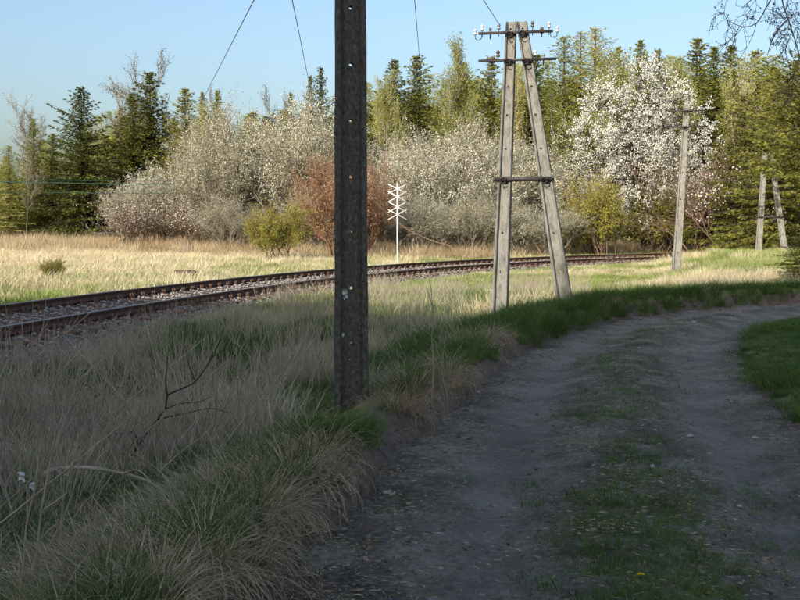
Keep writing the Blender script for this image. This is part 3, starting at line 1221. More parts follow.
def grow(r, p, d, L, rad, depth, P_, S, T):
    """recursive branching; S collects segments, T tip points"""
    n = P_['n'][min(depth, len(P_['n']) - 1)]
    k = P_.get('seg', 4)
    rr = rad
    for i in range(k):
        d = d + r.normal(0, P_['wig'], 3) + np.array([0, 0, P_['lift'][min(depth, len(P_['lift']) - 1)]])
        d = d / np.linalg.norm(d)
        q = p + d * L / k
        r2 = rad * (1 - .75 * (i + 1) / k)
        S.append((*p, *q, rr, max(r2, P_['rmin'])))
        if depth >= P_['leaf_from']:
            T.append(q)
            T.append((p + q) / 2)
        if depth < P_['depth']:
            if i >= P_.get('bare', [1, 0, 0, 0])[min(depth, 3)]:
                for c in range(n):
                    if r.uniform() < P_.get('prob', .85):
                        a = r.uniform(0, 2 * pi)
                        u = np.cross(d, [sin(a), cos(a), .3])
                        u /= np.linalg.norm(u) + 1e-9
                        sp = P_['spread'] * r.uniform(.6, 1.3)
                        nd = d * cos(sp) + u * sin(sp)
                        grow(r, q, nd, L * P_['ratio'] * r.uniform(.7, 1.2), max(r2 * .7, P_['rmin']), depth + 1, P_, S, T)
        p, rr = q, r2


def broadleaf(seed, H, stems, spread0, par, leaf_n, leaf_L, leaf_W, zmin=.25, scat=.18, base_r=None, zfade=.3, env=None):
    """returns (segments, leaf centres) of a tree or shrub about H tall"""
    r = np.random.default_rng(seed)
    S, T = [], []
    for k in range(stems):
        a = 2 * pi * k / stems + r.uniform(-.5, .5)
        sp = spread0 * r.uniform(.4, 1.2) if stems > 1 else 0.03
        d = np.array([sin(sp) * cos(a), sin(sp) * sin(a), cos(sp)])
        b = np.array([.12 * stems ** .5 * r.normal(), .12 * stems ** .5 * r.normal(), -.15]) if stems > 1 else np.array([0, 0, -.2])
        grow(r, b, d, H * par.get('main', .6) * r.uniform(.75, 1.1), base_r or H * .012, 0, par, S, T)
    S, T = np.array(S), np.array(T)
    # fit to the wanted height
    top = np.percentile(T[:, 2], 99.5)
    f = H / top
    S[:, :6] *= f
    T *= f
    if env:                                            # keep to a rounded crown: widest at zc, rx across
        rx, zc, zr = env
        ins = lambda Q: (Q[:, 0] ** 2 + Q[:, 1] ** 2) / rx ** 2 + np.where(Q[:, 2] > zc, (Q[:, 2] - zc) / zr, (Q[:, 2] - zc) / (zc * 1.25)) ** 2 < 1 + .25 * r.normal(size=len(Q))
        T = T[ins(T)]
        S = S[ins(S[:, 3:6]) | (S[:, 6] > .03)]
    pr = sstep(H * zmin, H * (zmin + zfade), T[:, 2]) + .04
    pk = r.choice(len(T), leaf_n, p=pr / pr.sum())
    C = T[pk] + r.normal(0, scat, (leaf_n, 3))
    C[:, 2] = np.maximum(C[:, 2], .1)
    return S, C, r


def fuse(S, extra_r=None):
    return S


def make_proto(parts):
    """parts: list of (name, mesh); kept as data, placed by plant()"""
    return parts


def spruce_proto(seed, mat, H=14.0, R=2.6, low=.04, dens=1.0, size=1.0, step=.34, shape=.85, ragged=.2):
    r = np.random.default_rng(seed)
    C, A, LL, S = [], [], [], []
    lean = r.normal(0, .012, 2)
    z = H * low
    while z < H - .15:
        f = 1 - z / H
        Rz = R * f ** shape * (.55 + .45 * sstep(0, .16, z / H)) + .10
        nb = int(5 + 4 * f)
        a0 = r.uniform(0, 6.28)
        for k in range(nb):
            a = a0 + 2 * pi * k / nb + r.normal(0, .25)
            Lb = Rz * max(.35, r.normal(.92, ragged))
            dirx = np.array([cos(a), sin(a), 0])
            up = .55 * (1 - f) ** 2 + .05
            n = max(2, int(Lb / .24))
            t = (np.arange(n) + .6) / n
            zz = z + Lb * (up * t - .42 * f * t ** 1.5 + .16 * t ** 3) + r.normal(0, .16) * (f + .12) - .15 * Lb * r.uniform(0, 1)
            pts = dirx[None] * (Lb * t)[:, None]
            pts[:, 2] = zz
            pts[:, :2] += lean * z
            S.append((lean[0] * z, lean[1] * z, z, *pts[-1], .028 * (f + .25), .008))
            m = int(np.ceil(3 * dens))
            for j in range(m):
                side = np.array([-sin(a), cos(a), 0]) * r.choice([-1, 1])
                w = (.10 + .26 * Lb / 2.5 * np.sin(pi * np.minimum(t, .85)))[:, None]
                off = side[None] * w * r.uniform(.1, 1.25, (n, 1))
                off[:, 2] -= np.abs(r.normal(0, .10, n)) * (.4 + f)
                C.append(pts + off + r.normal(0, .04, (n, 3)))
                A.append(np.repeat((dirx * .9 + side * .6 + np.array([0, 0, -.35 * f + .25 * (1 - f)]))[None], n, 0))
                LL.append(np.full(n, .42 * (.6 + .5 * f)))
        z += step * (.7 + .5 * f)
    top = np.linspace(H - .9, H, 8)
    C.append(np.stack([lean[0] * top + r.normal(0, .04, 8), lean[1] * top + r.normal(0, .04, 8), top], 1))
    A.append(np.repeat([[0, 0, 1.5]], 8, 0))
    LL.append(np.full(8, .3))
    C, A, LL = np.concatenate(C), np.concatenate(A), np.concatenate(LL) * size * r.uniform(.7, 1.25, sum(len(q) for q in C))
    mb = MB()
    zt = np.linspace(-.3, H, 9)
    mb.tube(np.stack([lean[0] * zt, lean[1] * zt, zt], 1), np.linspace(.2, .02, 9) * H / 14, 7)
    trunk = mb
    tm = trunk.mesh('trunk', M['bark'], True)
    bm_ = seg_mesh('branches', S, M['bark'])
    return H, [('trunk', tm), ('branches', bm_), ('crown', leaf_mesh('crown', C, LL, LL * .42, mat, r, A, .38))]


def plant(name, proto, px, top_y, Y, label, cat, group=None, rz=0.0, wide=1.0, base=None):
    """a tree standing at depth Y at column px, tall enough to reach row top_y"""
    H0, parts = proto
    x = (px - 400) / FPX * Y
    g = gz_at(x, Y) - .03
    H = (EYE + (HOR - top_y + 5) / FPX * Y - g) * 1.01
    o = empty(name, (x, Y, g), rz)
    s = H / H0
    o.scale = (s * wide, s * wide, s)
    o.rotation_euler = (RNG.normal(0, .018), RNG.normal(0, .018), rz)
    for nm, me in parts:
        link(nm, me, o)
    return tag(o, label, cat, group)


SP = [spruce_proto(301, M['spruce'], R=3.5, dens=3.0, size=.72, shape=.8), spruce_proto(302, M['spruce'], R=3.0, dens=3.0, size=.72, ragged=.34, shape=.75),
      spruce_proto(303, M['spruce_yellow'], R=3.1, dens=3.0, size=.7, ragged=.34, shape=.75), spruce_proto(304, M['spruce'], R=4.0, dens=3.0, size=.75, shape=.66, ragged=.3),
      spruce_proto(305, M['spruce_yellow'], R=4.2, dens=3.0, size=.72, shape=.6, ragged=.3)]
PN = spruce_proto(306, M['spruce_yellow'], H=10, R=3.9, low=.47, dens=3.4, size=.68, step=.3, shape=.45, ragged=.3)
LA = []
for sd in (311, 312):
    H_, parts = spruce_proto(sd, M['larch'], H=15, R=2.6, low=.08, dens=2.6, size=.52, step=.33, shape=.6, ragged=.35)
    LA.append((H_, parts))
big_par = dict(n=[2, 2, 2], wig=.13, lift=[.05, .04, .02], rmin=.006, leaf_from=1, depth=3, spread=.62, ratio=.62, bare=[1, 0, 0, 0])


def broad_proto(seed, H, stems, spread0, par, leaf_n, L, W, lmat, tmat, lname='crown', sname='trunk', **kw):
    S, C, r = broadleaf(seed, H, stems, spread0, par, leaf_n, L, W, **kw)
    return H, [(sname, seg_mesh(sname, S, tmat)), (lname, leaf_mesh(lname, C, L * r.uniform(.6, 1.3, leaf_n), W * r.uniform(.6, 1.3, leaf_n), lmat, r))]


shrub_par = dict(n=[2, 2, 1, 1], wig=.16, lift=[.06, .05, .04], rmin=.010, leaf_from=1, depth=3, spread=.5, ratio=.6, bare=[1, 0, 0, 0], main=.62, prob=.8)
BL = []
for k in range(3):
    H_, parts = broad_proto(401 + k, 8.5, 14, .58, dict(shrub_par, prob=.88), 22000, .078, .06, M['blossom_cream'], M['twig_grey'], 'blossom', 'stems', zmin=.2, scat=.08, env=(4.2, 3.9, 4.6))
    S_, C_, r_ = broadleaf(401 + k, 8.5, 14, .58, dict(shrub_par, prob=.88), 5000, .1, .06, zmin=.1, scat=.2, env=(4.2, 3.9, 4.6))
    BL.append((H_, parts + [('leaves', leaf_mesh('leaves', C_, .10 * r_.uniform(.6, 1.3, 5000), .055, M['olive'], r_))]))


def crown_tree(seed, H, rx, zc, zr, nclust, per, size, lmat, tmat):
    """trunk, limbs, clustered twigs with blossom sitting along the twigs, in a rounded uneven crown"""
    r = np.random.default_rng(seed)
    S, nodes = [], []
    tr = catmull([(0, 0, -.3), (.1, 0, H * .12), (-.05, .05, H * .26), (.05, 0, H * .5)], .35)
    rad = np.linspace(.26, .12, len(tr))
    for a, b, ra, rb in zip(tr[:-1], tr[1:], rad[:-1], rad[1:]):
        S.append((*a, *b, ra, rb))
        nodes.append(b)
    for k in range(15):
        a = 2 * pi * k / 15 * 2.4 + r.normal(0, .2)
        e = r.uniform(-.25, 1.35)
        tgt = np.array([rx * .85 * cos(a) * cos(e), rx * .85 * sin(a) * cos(e), zc + zr * .88 * sin(e)])
        st = tr[r.integers(len(tr) // 3, len(tr))]
        mid = (st + tgt) / 2 + np.array([0, 0, .5]) + r.normal(0, .35, 3)
        c = catmull([st, mid, tgt], .4)
        rad = np.linspace(.10, .022, len(c))
        for p, q, ra, rb in zip(c[:-1], c[1:], rad[:-1], rad[1:]):
            S.append((*p, *q, ra, rb))
            nodes.append(q)
    nodes = np.array(nodes)
    C = []
    for k in range(nclust):
        d = r.normal(size=3)
        d /= np.linalg.norm(d)
        f = r.uniform(0, 1) ** (1 / 2.4) * (1 + .16 * vnoise(d[0] * 2.2 + 5, d[1] * 2.2 + d[2] * 2.2, 7) - .05)
        c = np.array([d[0] * rx * f, d[1] * rx * f, zc + d[2] * (zr if d[2] > 0 else zc * .78) * f])
        nd = nodes[np.argmin(np.linalg.norm(nodes - c, axis=1) + .5 * np.maximum(nodes[:, 2] - c[2], 0))]
        m = (nd + c) / 2 + r.normal(0, .12, 3)
        S.append((*nd, *m, .028, .02))
        S.append((*m, *c, .02, .013))
        out = (c - np.array([0, 0, zc * .7]))
        out /= np.linalg.norm(out) + 1e-6
        for t in range(6):
            u = out * .8 + r.normal(0, .7, 3)
            u /= np.linalg.norm(u)
            L = r.uniform(.35, .85)
            e = c + u * L + np.array([0, 0, -.05])
            S.append((*c, *e, .012, .007))
            tt = r.uniform(.12, 1.05, per)
            C.append(c + (e - c) * tt[:, None] + r.normal(0, .055, (per, 3)))
    C = np.concatenate(C)
    n = len(C)
    return H, [('stems', seg_mesh('stems', S, tmat)), ('blossom', leaf_mesh('blossom', C, size * r.uniform(.6, 1.3, n), size * .75 * r.uniform(.6, 1.3, n), lmat, r))]


BW = crown_tree(411, 11, 4.15, 6.0, 5.0, 560, 15, .092, M['blossom'], M['twig_dark'])
TH = [broad_proto(421 + k, 6.5, 13, .6, shrub_par, 1800, .12, .08, M['blossom_cream'], M['twig_brown'], 'blossom', 'stems', zmin=.2, scat=.12) for k in range(2)]
RD = broad_proto(431, 6.5, 14, .5, shrub_par, 15000, .12, .06, M['redbud'], M['twig_red'], 'catkins', 'stems', zmin=.04, scat=.14)
YG = broad_proto(441, 4.0, 14, .6, dict(shrub_par, lift=[.08, .06, .05]), 16000, .11, .06, M['fresh'], M['twig_brown'], 'leaves', 'stems', zmin=.05, scat=.1)
bare_par = dict(n=[2, 2, 2], wig=.1, lift=[.03, .07, .06], rmin=.017, leaf_from=2, depth=3, spread=.45, ratio=.42, bare=[2, 0, 0, 0], main=.95, seg=8)
BT = [broad_proto(451 + k, 14, 1, 0, dict(bare_par, seg=6), 4200, .11, .06, M['bud'], M['twig_grey'], zmin=.25, scat=.16, base_r=.13) for k in range(2)]
BG = broad_proto(461, 13, 1, 0, dict(bare_par, seg=6), 12000, .12, .07, M['larch'], M['bark_pale'], zmin=.22, scat=.2, base_r=.13)

G1 = 'spruces of the wood behind the railway'
for a in [
    ('spruce_tree', SP[1], 33, 126, 92, 'small dark spruce near the left edge, left of the biggest spruce', 'spruce', G1, .3, .9),
    ('spruce_tree', SP[3], 84, 96, 88, 'big broad dark spruce at left, reaching down to the straw field', 'spruce', G1, 1.2, 1.25),
    ('spruce_tree', SP[0], 133, 101, 90, 'dark spruce right behind the broad left one, under the bare birch', 'spruce', G1, 2.2, 1.4),
    ('spruce_tree', SP[1], 153, 80, 92, 'tallest pointed spruce of the left clump', 'spruce', G1, 4.0, 1.5),
    ('spruce_tree', SP[2], 186, 96, 90, 'yellowish spruce between the left clump and the blossoming shrubs', 'spruce', G1, 5.0, 1.5),
    ('spruce_tree', SP[2], 206, 100, 94, 'thin yellowish spruce above the left blossoming shrubs', 'spruce', G1, .8, .8),
    ('spruce_tree', SP[1], 217, 98, 92, 'thin dark spruce above the left blossoming shrubs', 'spruce', G1, 2.9, .7),
    ('spruce_tree', SP[1], 286, 101, 96, 'small spruce tip poking above the blossoms left of the near pole', 'spruce', G1, 1.0, .7),
    ('spruce_tree', SP[0], 313, 84, 94, 'spruce top above the blossoms just left of the near pole', 'spruce', G1, 3.1, .7),
    ('spruce_tree', SP[1], 325, 76, 92, 'taller spruce top touching the near pole on its left', 'spruce', G1, 5.1, .7),
    ('spruce_tree', SP[0], 385, 69, 92, 'dark spruce just right of the near pole', 'spruce', G1, .4, 1.28),
    ('spruce_tree', SP[1], 418, 64, 92, 'dark pointed spruce, second to the right of the near pole', 'spruce', G1, 1.9, 1.35),
    ('spruce_tree', SP[0], 466, 72, 96, 'dark spruce between the golden birch and the A-frame pole', 'spruce', G1, 2.5, .8),
    ('spruce_tree', SP[1], 490, 66, 92, 'dark spruce behind the left leg of the A-frame pole', 'spruce', G1, 3.5, 1.15),
    ('spruce_tree', SP[1], 540, 64, 92, 'dark pointed spruce just right of the A-frame crossarms', 'spruce', G1, 4.5, 1.15),
    ('spruce_tree', SP[2], 618, 56, 98, 'spruce tip rising behind the left side of the white tree', 'spruce', G1, 1.5, .8),
    ('spruce_tree', SP[2], 638, 49, 98, 'yellowish spruce top rising behind the white tree', 'spruce', G1, 2.6, .9),
    ('spruce_tree', SP[1], 659, 58, 98, 'dark spruce top behind the right side of the white tree', 'spruce', G1, 3.6, .8),
    ('spruce_tree', SP[2], 690, 48, 92, 'tall yellow green spruce right of the white tree', 'spruce', G1, 4.6, 1.35),
    ('spruce_tree', SP[0], 710, 57, 90, 'dark spruce between the two yellow green ones at right', 'spruce', G1, 5.6, 1.22),
    ('spruce_tree', SP[2], 729, 55, 88, 'yellow green spruce, second from the dark one toward the right edge', 'spruce', G1, .6, 1.35),
    ('spruce_tree', SP[1], 749, 60, 86, 'dark spruce left of the big olive tree at the right edge', 'spruce', G1, 1.6, 1.28),
    ('spruce_tree', SP[4], 776, 77, 68, 'big olive spruce with shaggy branches above the far A-frame', 'spruce', G1, 2.6, 1.15),
    ('spruce_tree', PN, 803, 66, 56, 'shaggy conifer overhanging the far A-frame, cut by the right edge', 'spruce', G1, 3.6, 1.1),
    ('spruce_tree', SP[4], 742, 104, 72, 'low olive spruce behind the brown thicket at right', 'spruce', G1, 4.6, 1.2),
    ('larch_tree', LA[0], 8, 152, 88, 'pale olive larch at the extreme left edge', 'larch', 'larches', 1, 2.0),
    ('larch_tree', LA[1], -8, 160, 84, 'pale larch half cut by the left edge of the picture', 'larch', 'larches', 3, 1.8),
    ('spruce_tree', SP[2], 52, 140, 94, 'yellowish low spruce between the small dark spruce and the broad one', 'spruce', G1, 2.0, 1.3),
    ('larch_tree', LA[1], 446, 98, 90, 'short pale larch behind the blossom left of the A-frame pole', 'larch', 'larches', 1, 1.2),
    ('larch_tree', LA[0], 563, 46, 94, 'leftmost of the three tall pale larches right of the A-frame pole', 'larch', 'larches', 2, 1.5),
    ('larch_tree', LA[1], 577, 42, 96, 'middle one of the three tall pale larches right of the A-frame pole', 'larch', 'larches', 3, 1.4),
    ('larch_tree', LA[0], 591, 39, 94, 'rightmost of the three tall pale larches right of the A-frame pole', 'larch', 'larches', 4, 1.5),
    ('larch_tree', LA[1], 553, 92, 86, 'short yellow larch at the foot of the three tall pale ones', 'larch', 'larches', 5, 1.2),
    ('larch_tree', LA[1], 671, 66, 90, 'pale larch between the white tree and the tall yellow green spruce', 'larch', 'larches', 5, .9),
    ('birch_tree', BT[0], 178, 60, 97, 'bare birch crown rising above the left spruces', 'birch', 'bare birches', 0, .9),
    ('birch_tree', BT[1], 66, 103, 97, 'bare pale tree behind the left side of the broad spruce', 'birch', 'bare birches', 2, .9),
    ('birch_tree', BT[1], 110, 100, 99, 'bare pale tree between the broad spruce and the left clump', 'birch', 'bare birches', 4, .8),
    ('birch_tree', BT[1], 238, 94, 99, 'faint bare tree above the left blossoming shrubs', 'birch', 'bare birches', 1, .9),
    ('birch_tree', BT[0], 262, 98, 99, 'faint bare tree left of the small spruce tip', 'birch', 'bare birches', 3, .8),
    ('birch_tree', BG, 447, 50, 88, 'golden green birch with a pale slanting trunk left of the A-frame pole', 'birch', None, 3, .8),
    ('birch_tree', BG, 604, 60, 86, 'yellow green birch just left of the white tree', 'birch', 'leafing birches', 1, 1.0),
    ('birch_tree', BG, 668, 74, 84, 'yellow green birch rising right behind the white tree', 'birch', 'leafing birches', 2, .9),
    ('birch_tree', BG, 738, 66, 78, 'yellow green birch among the spruces near the right edge', 'birch', 'leafing birches', 4, 1.0),
    ('birch_tree', BG, 395, 82, 86, 'yellow green birch between the two dark spruces right of the near pole', 'birch', 'leafing birches', 5, .8),
    ('birch_tree', BG, 516, 74, 90, 'yellow green birch seen between the tops of the A-frame legs', 'birch', 'leafing birches', 0, .9),
    ('birch_tree', BG, 196, 112, 84, 'yellow green birch above the left blossoming shrubs', 'birch', 'leafing birches', 3, .9),
    ('birch_tree', BT[0], 27, 152, 84, 'pale slanting birch at the left edge of the field', 'birch', 'bare birches', 5, .8),
]:
    plant(*a)

G2 = 'blossoming shrubs along the railway'
for a in [
    ('blossoming_shrub', BL[0], 128, 180, 72, 'low purplish grey shrub with few blossoms at the left end of the row', 'shrub', G2, .2, 1.1),
    ('blossoming_shrub', BL[1], 166, 165, 74, 'purplish grey blossoming shrub, second from the left end of the row', 'shrub', G2, 1.2, 1.1),
    ('blossoming_shrub', BL[2], 205, 128, 73, 'cream blossoming shrub below the thin yellowish spruce', 'shrub', G2, 2.2, 1.0),
    ('blossoming_shrub', BL[0], 244, 102, 76, 'tall cream blossoming shrub behind the yellow green bush', 'shrub', G2, 3.2, .95),
    ('blossoming_shrub', BL[1], 283, 99, 74, 'tall cream blossoming shrub between the yellow green bush and the near pole', 'shrub', G2, 4.2, .95),
    ('blossoming_shrub', BL[2], 322, 96, 78, 'tall cream blossoming shrub just left of the near pole above the red bush', 'shrub', G2, 5.2, .9),
    ('blossoming_shrub', BL[1], 372, 120, 76, 'cream blossoming shrub just right of the near pole above the red bush', 'shrub', G2, .7, 1.0),
    ('blossoming_shrub', BL[0], 418, 132, 72, 'cream blossoming shrub right of the white marker', 'shrub', G2, 1.7, 1.1),
    ('blossoming_shrub', BL[2], 456, 126, 74, 'cream blossoming shrub left of the A-frame pole', 'shrub', G2, 2.7, 1.1),
    ('blossoming_shrub', BL[0], 494, 120, 76, 'cream blossoming shrub behind the left leg of the A-frame pole', 'shrub', G2, 3.7, 1.0),
    ('blossoming_shrub', BL[1], 527, 130, 74, 'cream blossoming shrub between the legs of the A-frame pole', 'shrub', G2, 4.7, 1.1),
    ('blossoming_shrub', BL[2], 560, 166, 76, 'lower blossoming shrub just right of the A-frame legs', 'shrub', G2, 5.7, 1.2),
    ('blossoming_shrub', BL[0], 404, 196, 67, 'low pale shrub at the foot of the row just right of the white marker', 'shrub', G2, 0.0, 1.5),
    ('blossoming_shrub', BL[1], 438, 200, 67, 'low pale shrub at the foot of the row halfway from marker to A-frame', 'shrub', G2, 0.9, 1.5),
    ('blossoming_shrub', BL[2], 470, 194, 67, 'low pale shrub at the foot of the row left of the A-frame', 'shrub', G2, 1.8, 1.5),
    ('blossoming_shrub', BL[0], 520, 200, 67, 'low pale shrub at the foot of the row between the A-frame legs', 'shrub', G2, 2.7, 1.5),
    ('blossoming_shrub', BL[1], 548, 204, 67, 'low pale shrub just right of the A-frame legs', 'shrub', G2, 3.6, 1.5),
    ('blossoming_shrub', BL[2], 232, 196, 67, 'low pale shrub just left of the yellow green bush', 'shrub', G2, 4.5, 1.5),
    ('blossoming_shrub', BL[0], 308, 190, 67, 'low pale shrub behind the yellow green bush on its right', 'shrub', G2, 5.4, 1.5),
    ('white_blossom_tree', BW, 642, 71, 78, 'large brilliant white blossoming tree behind the single telegraph pole', 'fruit tree', None, .4, .95),
    ('brown_thicket', TH[0], 700, 150, 74, 'bare brown thicket right of the single telegraph pole', 'shrub', 'bare brown thickets', .4, 1.1),
    ('brown_thicket', TH[1], 735, 146, 72, 'bare brown thicket left of the far A-frame pole', 'shrub', 'bare brown thickets', 1.4, 1.1),
    ('brown_thicket', TH[0], 590, 196, 74, 'low bare brown thicket left of the white tree trunk', 'shrub', 'bare brown thickets', 2.4, 1.2),
    ('brown_thicket', TH[1], 668, 178, 80, 'bare brown thicket below the white tree on its right', 'shrub', 'bare brown thickets', 3.4, 1.2),
    ('brown_thicket', TH[1], 775, 190, 70, 'low bare brown thicket behind the far A-frame legs', 'shrub', 'bare brown thickets', 4.4, 1.2),
    ('brown_thicket', TH[0], 146, 196, 69, 'low bare purplish thicket at the left foot of the blossoming row', 'shrub', 'bare brown thickets', 5.4, 1.5),
    ('brown_thicket', TH[1], 192, 196, 69, 'low bare purplish thicket left of the yellow green bush', 'shrub', 'bare brown thickets', .9, 1.5),
    ('red_bush', RD, 334, 162, 62, 'rust red bush partly behind the near pole on its left', 'shrub', 'rust red bushes', .2, .85),
    ('red_bush', RD, 366, 168, 64, 'rust red bush between the near pole and the white marker', 'shrub', 'rust red bushes', 2.2, .62),
    ('yellow_green_bush', YG, 278, 207, 56, 'round yellow green bush beside the rails left of the near pole', 'shrub', 'yellow green bushes', .4, 1.0),
    ('yellow_green_bush', YG, 600, 180, 69, 'yellow green bush between the A-frame pole and the white tree', 'shrub', 'yellow green bushes', 1.4, .72),
    ('yellow_green_bush', YG, 574, 206, 72, 'smaller yellow green bush next to the right leg of the A-frame pole', 'shrub', 'yellow green bushes', 2.0, .9),
    ('yellow_green_bush', YG, 665, 190, 76, 'yellow green bush at the foot of the white tree beside the single pole', 'shrub', 'yellow green bushes', 3.0, 1.0),
    ('field_weed', YG, 52, 263, 34, 'small leafy weed standing in the straw behind the far rail at left', 'weed', None, .4, 1.0),
    ('young_spruce', SP[0], 808, 226, 32, 'small dark spruce in the grass at the right edge above the road bend', 'spruce', None, .5, 2.6),
]:
    plant(*a)


# the wood behind, one mass
def woodland():
    n = 260
    y = RNG.uniform(97, 135, n)
    x = RNG.uniform(-.47, .47, n) * y
    px = 400 + x / y * FPX
    top = np.interp(px, [0, 60, 120, 200, 330, 450, 600, 800], [150, 132, 112, 122, 98, 80, 68, 62]) + 34 * RNG.uniform(0, 1, n) ** .7
    g = land(x, y)
    H = EYE + (HOR - top) / FPX * y - g
    src = []
    for pr in (SP[0], SP[2], SP[4], LA[0], SP[2], LA[1]):
        src.append(pr[1][2][1])
    pts = np.stack([x, y, g], 1)
    s = H / 14
    scatter('woodland', pts, RNG.uniform(0, 6.28, n), np.stack([s * 1.5, s * 1.5, s], 1), src, 'dense mixed wood closing the view behind the first trees', 'wood', seed=9)


woodland()

# the tall conifers behind the photographer whose shade lies over the road
SH = spruce_proto(501, M['spruce'], H=24, R=2.7, low=.03, dens=1.8, size=2.3, step=.5, shape=.36, ragged=.12)
uu, vv = np.array([sin(SUN_AZ), cos(SUN_AZ)]), np.array([cos(SUN_AZ), -sin(SUN_AZ)])
for rw in range(3):
    for k in range(15):
        v = -33 + 2.7 * k + .9 * rw + RNG.uniform(-.4, .4)
        u = -23 - 2.6 * rw + RNG.uniform(-.6, .6)
        x, y = uu * u + vv * v
        reach = min(np.interp(v + dv, [-32, -25, -22.5, -20, -18, -16, -14, -11.5, -10, -7.7, -6.8, -5.6, 8], [12, 14.5, 15.3, 16.5, 18.6, 20.6, 21.6, 19.5, 17.4, 17.6, 26.0, 31.0, 33]) for dv in (-.9, 0, .9))
        hgt = (reach - u) * math.tan(SUN_EL) * RNG.uniform(.985, 1.01)
        o = empty('conifer_tree', (x, y, gz_at(x, y) - .05), RNG.uniform(0, 6.28))
        o.scale = (1, 1, hgt / 24)
        for nm, m in SH[1]:
            link(nm, m, o)
        tag(o, 'tall dense conifer in the wood behind the photographer', 'conifer', 'conifers behind the photographer')


# ------------------------------------------------------------------ the tree that overhangs the top right corner
def overhanging_tree():
    r = np.random.default_rng(77)
    bx, by = 7.6, 15.5
    g = gz_at(bx, by)
    root = empty('overhanging_tree', (bx, by, g))
    tag(root, 'bare budding tree whose dark twigs hang into the top right corner', 'tree')
    o = np.array([bx, by, g])
    mb = MB()
    trunk = np.array([(0, 0, -.3), (.05, .05, 2), (-.05, .1, 4.2), (.1, .0, 6.5), (.15, .1, 9.5)])
    tp = catmull(trunk, .4)
    mb.tube(tp, np.linspace(.2, .05, len(tp)), 9)
    mb.build('trunk', M['bark'], root, True)
    S, T = [], []
    limbs = [[(0, 0, 5.6), P(812, -40, 15.2) - o, P(783, -18, 15.0) - o, P(776, 0, 14.9) - o, P(783, 22, 14.8) - o, P(791, 45, 14.8) - o, P(797, 66, 14.8) - o, P(799, 80, 14.8) - o],
             [P(783, -18, 15.0) - o, P(765, 4, 14.7) - o, P(752, 26, 14.6) - o, P(738, 30, 14.5) - o, P(724, 24, 14.5) - o],
             [P(776, 0, 14.9) - o, P(764, -6, 14.7) - o, P(748, 2, 14.6) - o, P(737, 12, 14.5) - o],
             [P(783, 22, 14.8) - o, P(775, 30, 14.7) - o, P(768, 42, 14.7) - o, P(763, 58, 14.7) - o],
             [(0, 0, 6.6), P(826, -20, 15.6) - o, P(806, 5, 15.6) - o, P(797, 22, 15.5) - o, P(800, 55, 15.4) - o],
             [(0, 0, 4.4), P(835, 60, 15.2) - o, P(812, 66, 15.0) - o, P(796, 74, 15.0) - o]]
    par = dict(n=[2, 1, 1], wig=.22, lift=[-.02, -.02, 0], rmin=.0035, leaf_from=0, depth=2, spread=.8, ratio=.55, bare=[0, 0, 0, 0], seg=4, prob=.75)
    for li, L in enumerate(limbs):
        c = catmull(L, .12)
        rad = np.linspace(.032 if li in (0, 4) else .014, .005, len(c))
        for a, b, ra, rb in zip(c[:-1], c[1:], rad[:-1], rad[1:]):
            S.append((*a, *b, ra, rb))
        for k in range(3, len(c), 2):
            d = c[k] - c[k - 1]
            d = d / np.linalg.norm(d)
            u = r.normal(size=3)
            u[2] -= .2
            nd = d * .5 + u / np.linalg.norm(u)
            grow(r, c[k], nd / np.linalg.norm(nd), r.uniform(.3, .75), .0055, 0, par, S, T)
    # the rest of the crown above the picture
    for k in range(7):
        a = 2 * pi * k / 7
        z = r.uniform(5.5, 9)
        grow(r, np.array([.1, .05, z]), np.array([cos(a) * .8, sin(a) * .8, .6]), 2.6, .05, 0, dict(par, spread=.6, seg=5), S, T)
    link('branches', seg_mesh('branches', S, M['twig_over']), root)
    T = np.array(T)
    C = T[r.choice(len(T), 1500)] + r.normal(0, .015, (1500, 3))
    link('buds', leaf_mesh('buds', C, .035 * r.uniform(.5, 1.3, 1500), .022, M['twig_over'], r), root)


overhanging_tree()


# ------------------------------------------------------------------ fallen and bare branches in the left foreground
def bare_sapling():
    Y = 8.6
    z = lambda x, y, dy=0: P(x * .3, 330 + y * .3, Y + dy)
    base = z(405, 470)
    o = np.array([base[0], Y, base[2] - .12])
    root = empty('bare_sapling', o)
    tag(root, 'dark bare sapling with forked branches leaning right in the left foreground', 'sapling')
    st = MB()
    main = [z(400, 495) - o, z(405, 470) - o, z(450, 395) - o, z(515, 305) - o, z(545, 265) - o, z(553, 222, -.05) - o, z(600, 198, -.08) - o, z(645, 175, -.1) - o, z(690, 115, -.1) - o, z(722, 55, -.1) - o, z(740, 0, -.1) - o]
    c = catmull(main, .03)
    st.tube(c, np.linspace(.0105, .0028, len(c)), 6)
    st.build('stem', M['twig_dark'], root, True)
    for L, r0 in (([z(553, 222, -.05), z(547, 180, -.1), z(552, 120, -.12), z(558, 68, -.15)], .006),
                  ([z(645, 170, -.1), z(625, 115, -.05), z(615, 52, -.02)], .005),
                  ([z(515, 305), z(560, 292, .1), z(640, 275, .15), z(700, 265, .2), z(760, 280, .2)], .007),
                  ([z(545, 265), z(600, 248, -.1), z(655, 243, -.2), z(700, 225, -.25)], .005),
                  ([z(450, 395), z(430, 345, .1), z(290, 380, .2), z(160, 445, .25)], .006),
                  ([z(700, 100, -.1), z(715, 85, -.12), z(752, 62, -.15)], .003)):
        mb = MB()
        cc = catmull([q - o for q in L], .04)
        mb.tube(cc, np.linspace(r0, .002, len(cc)), 5)
        mb.build('branch', M['twig_dark'], root, True)


bare_sapling()


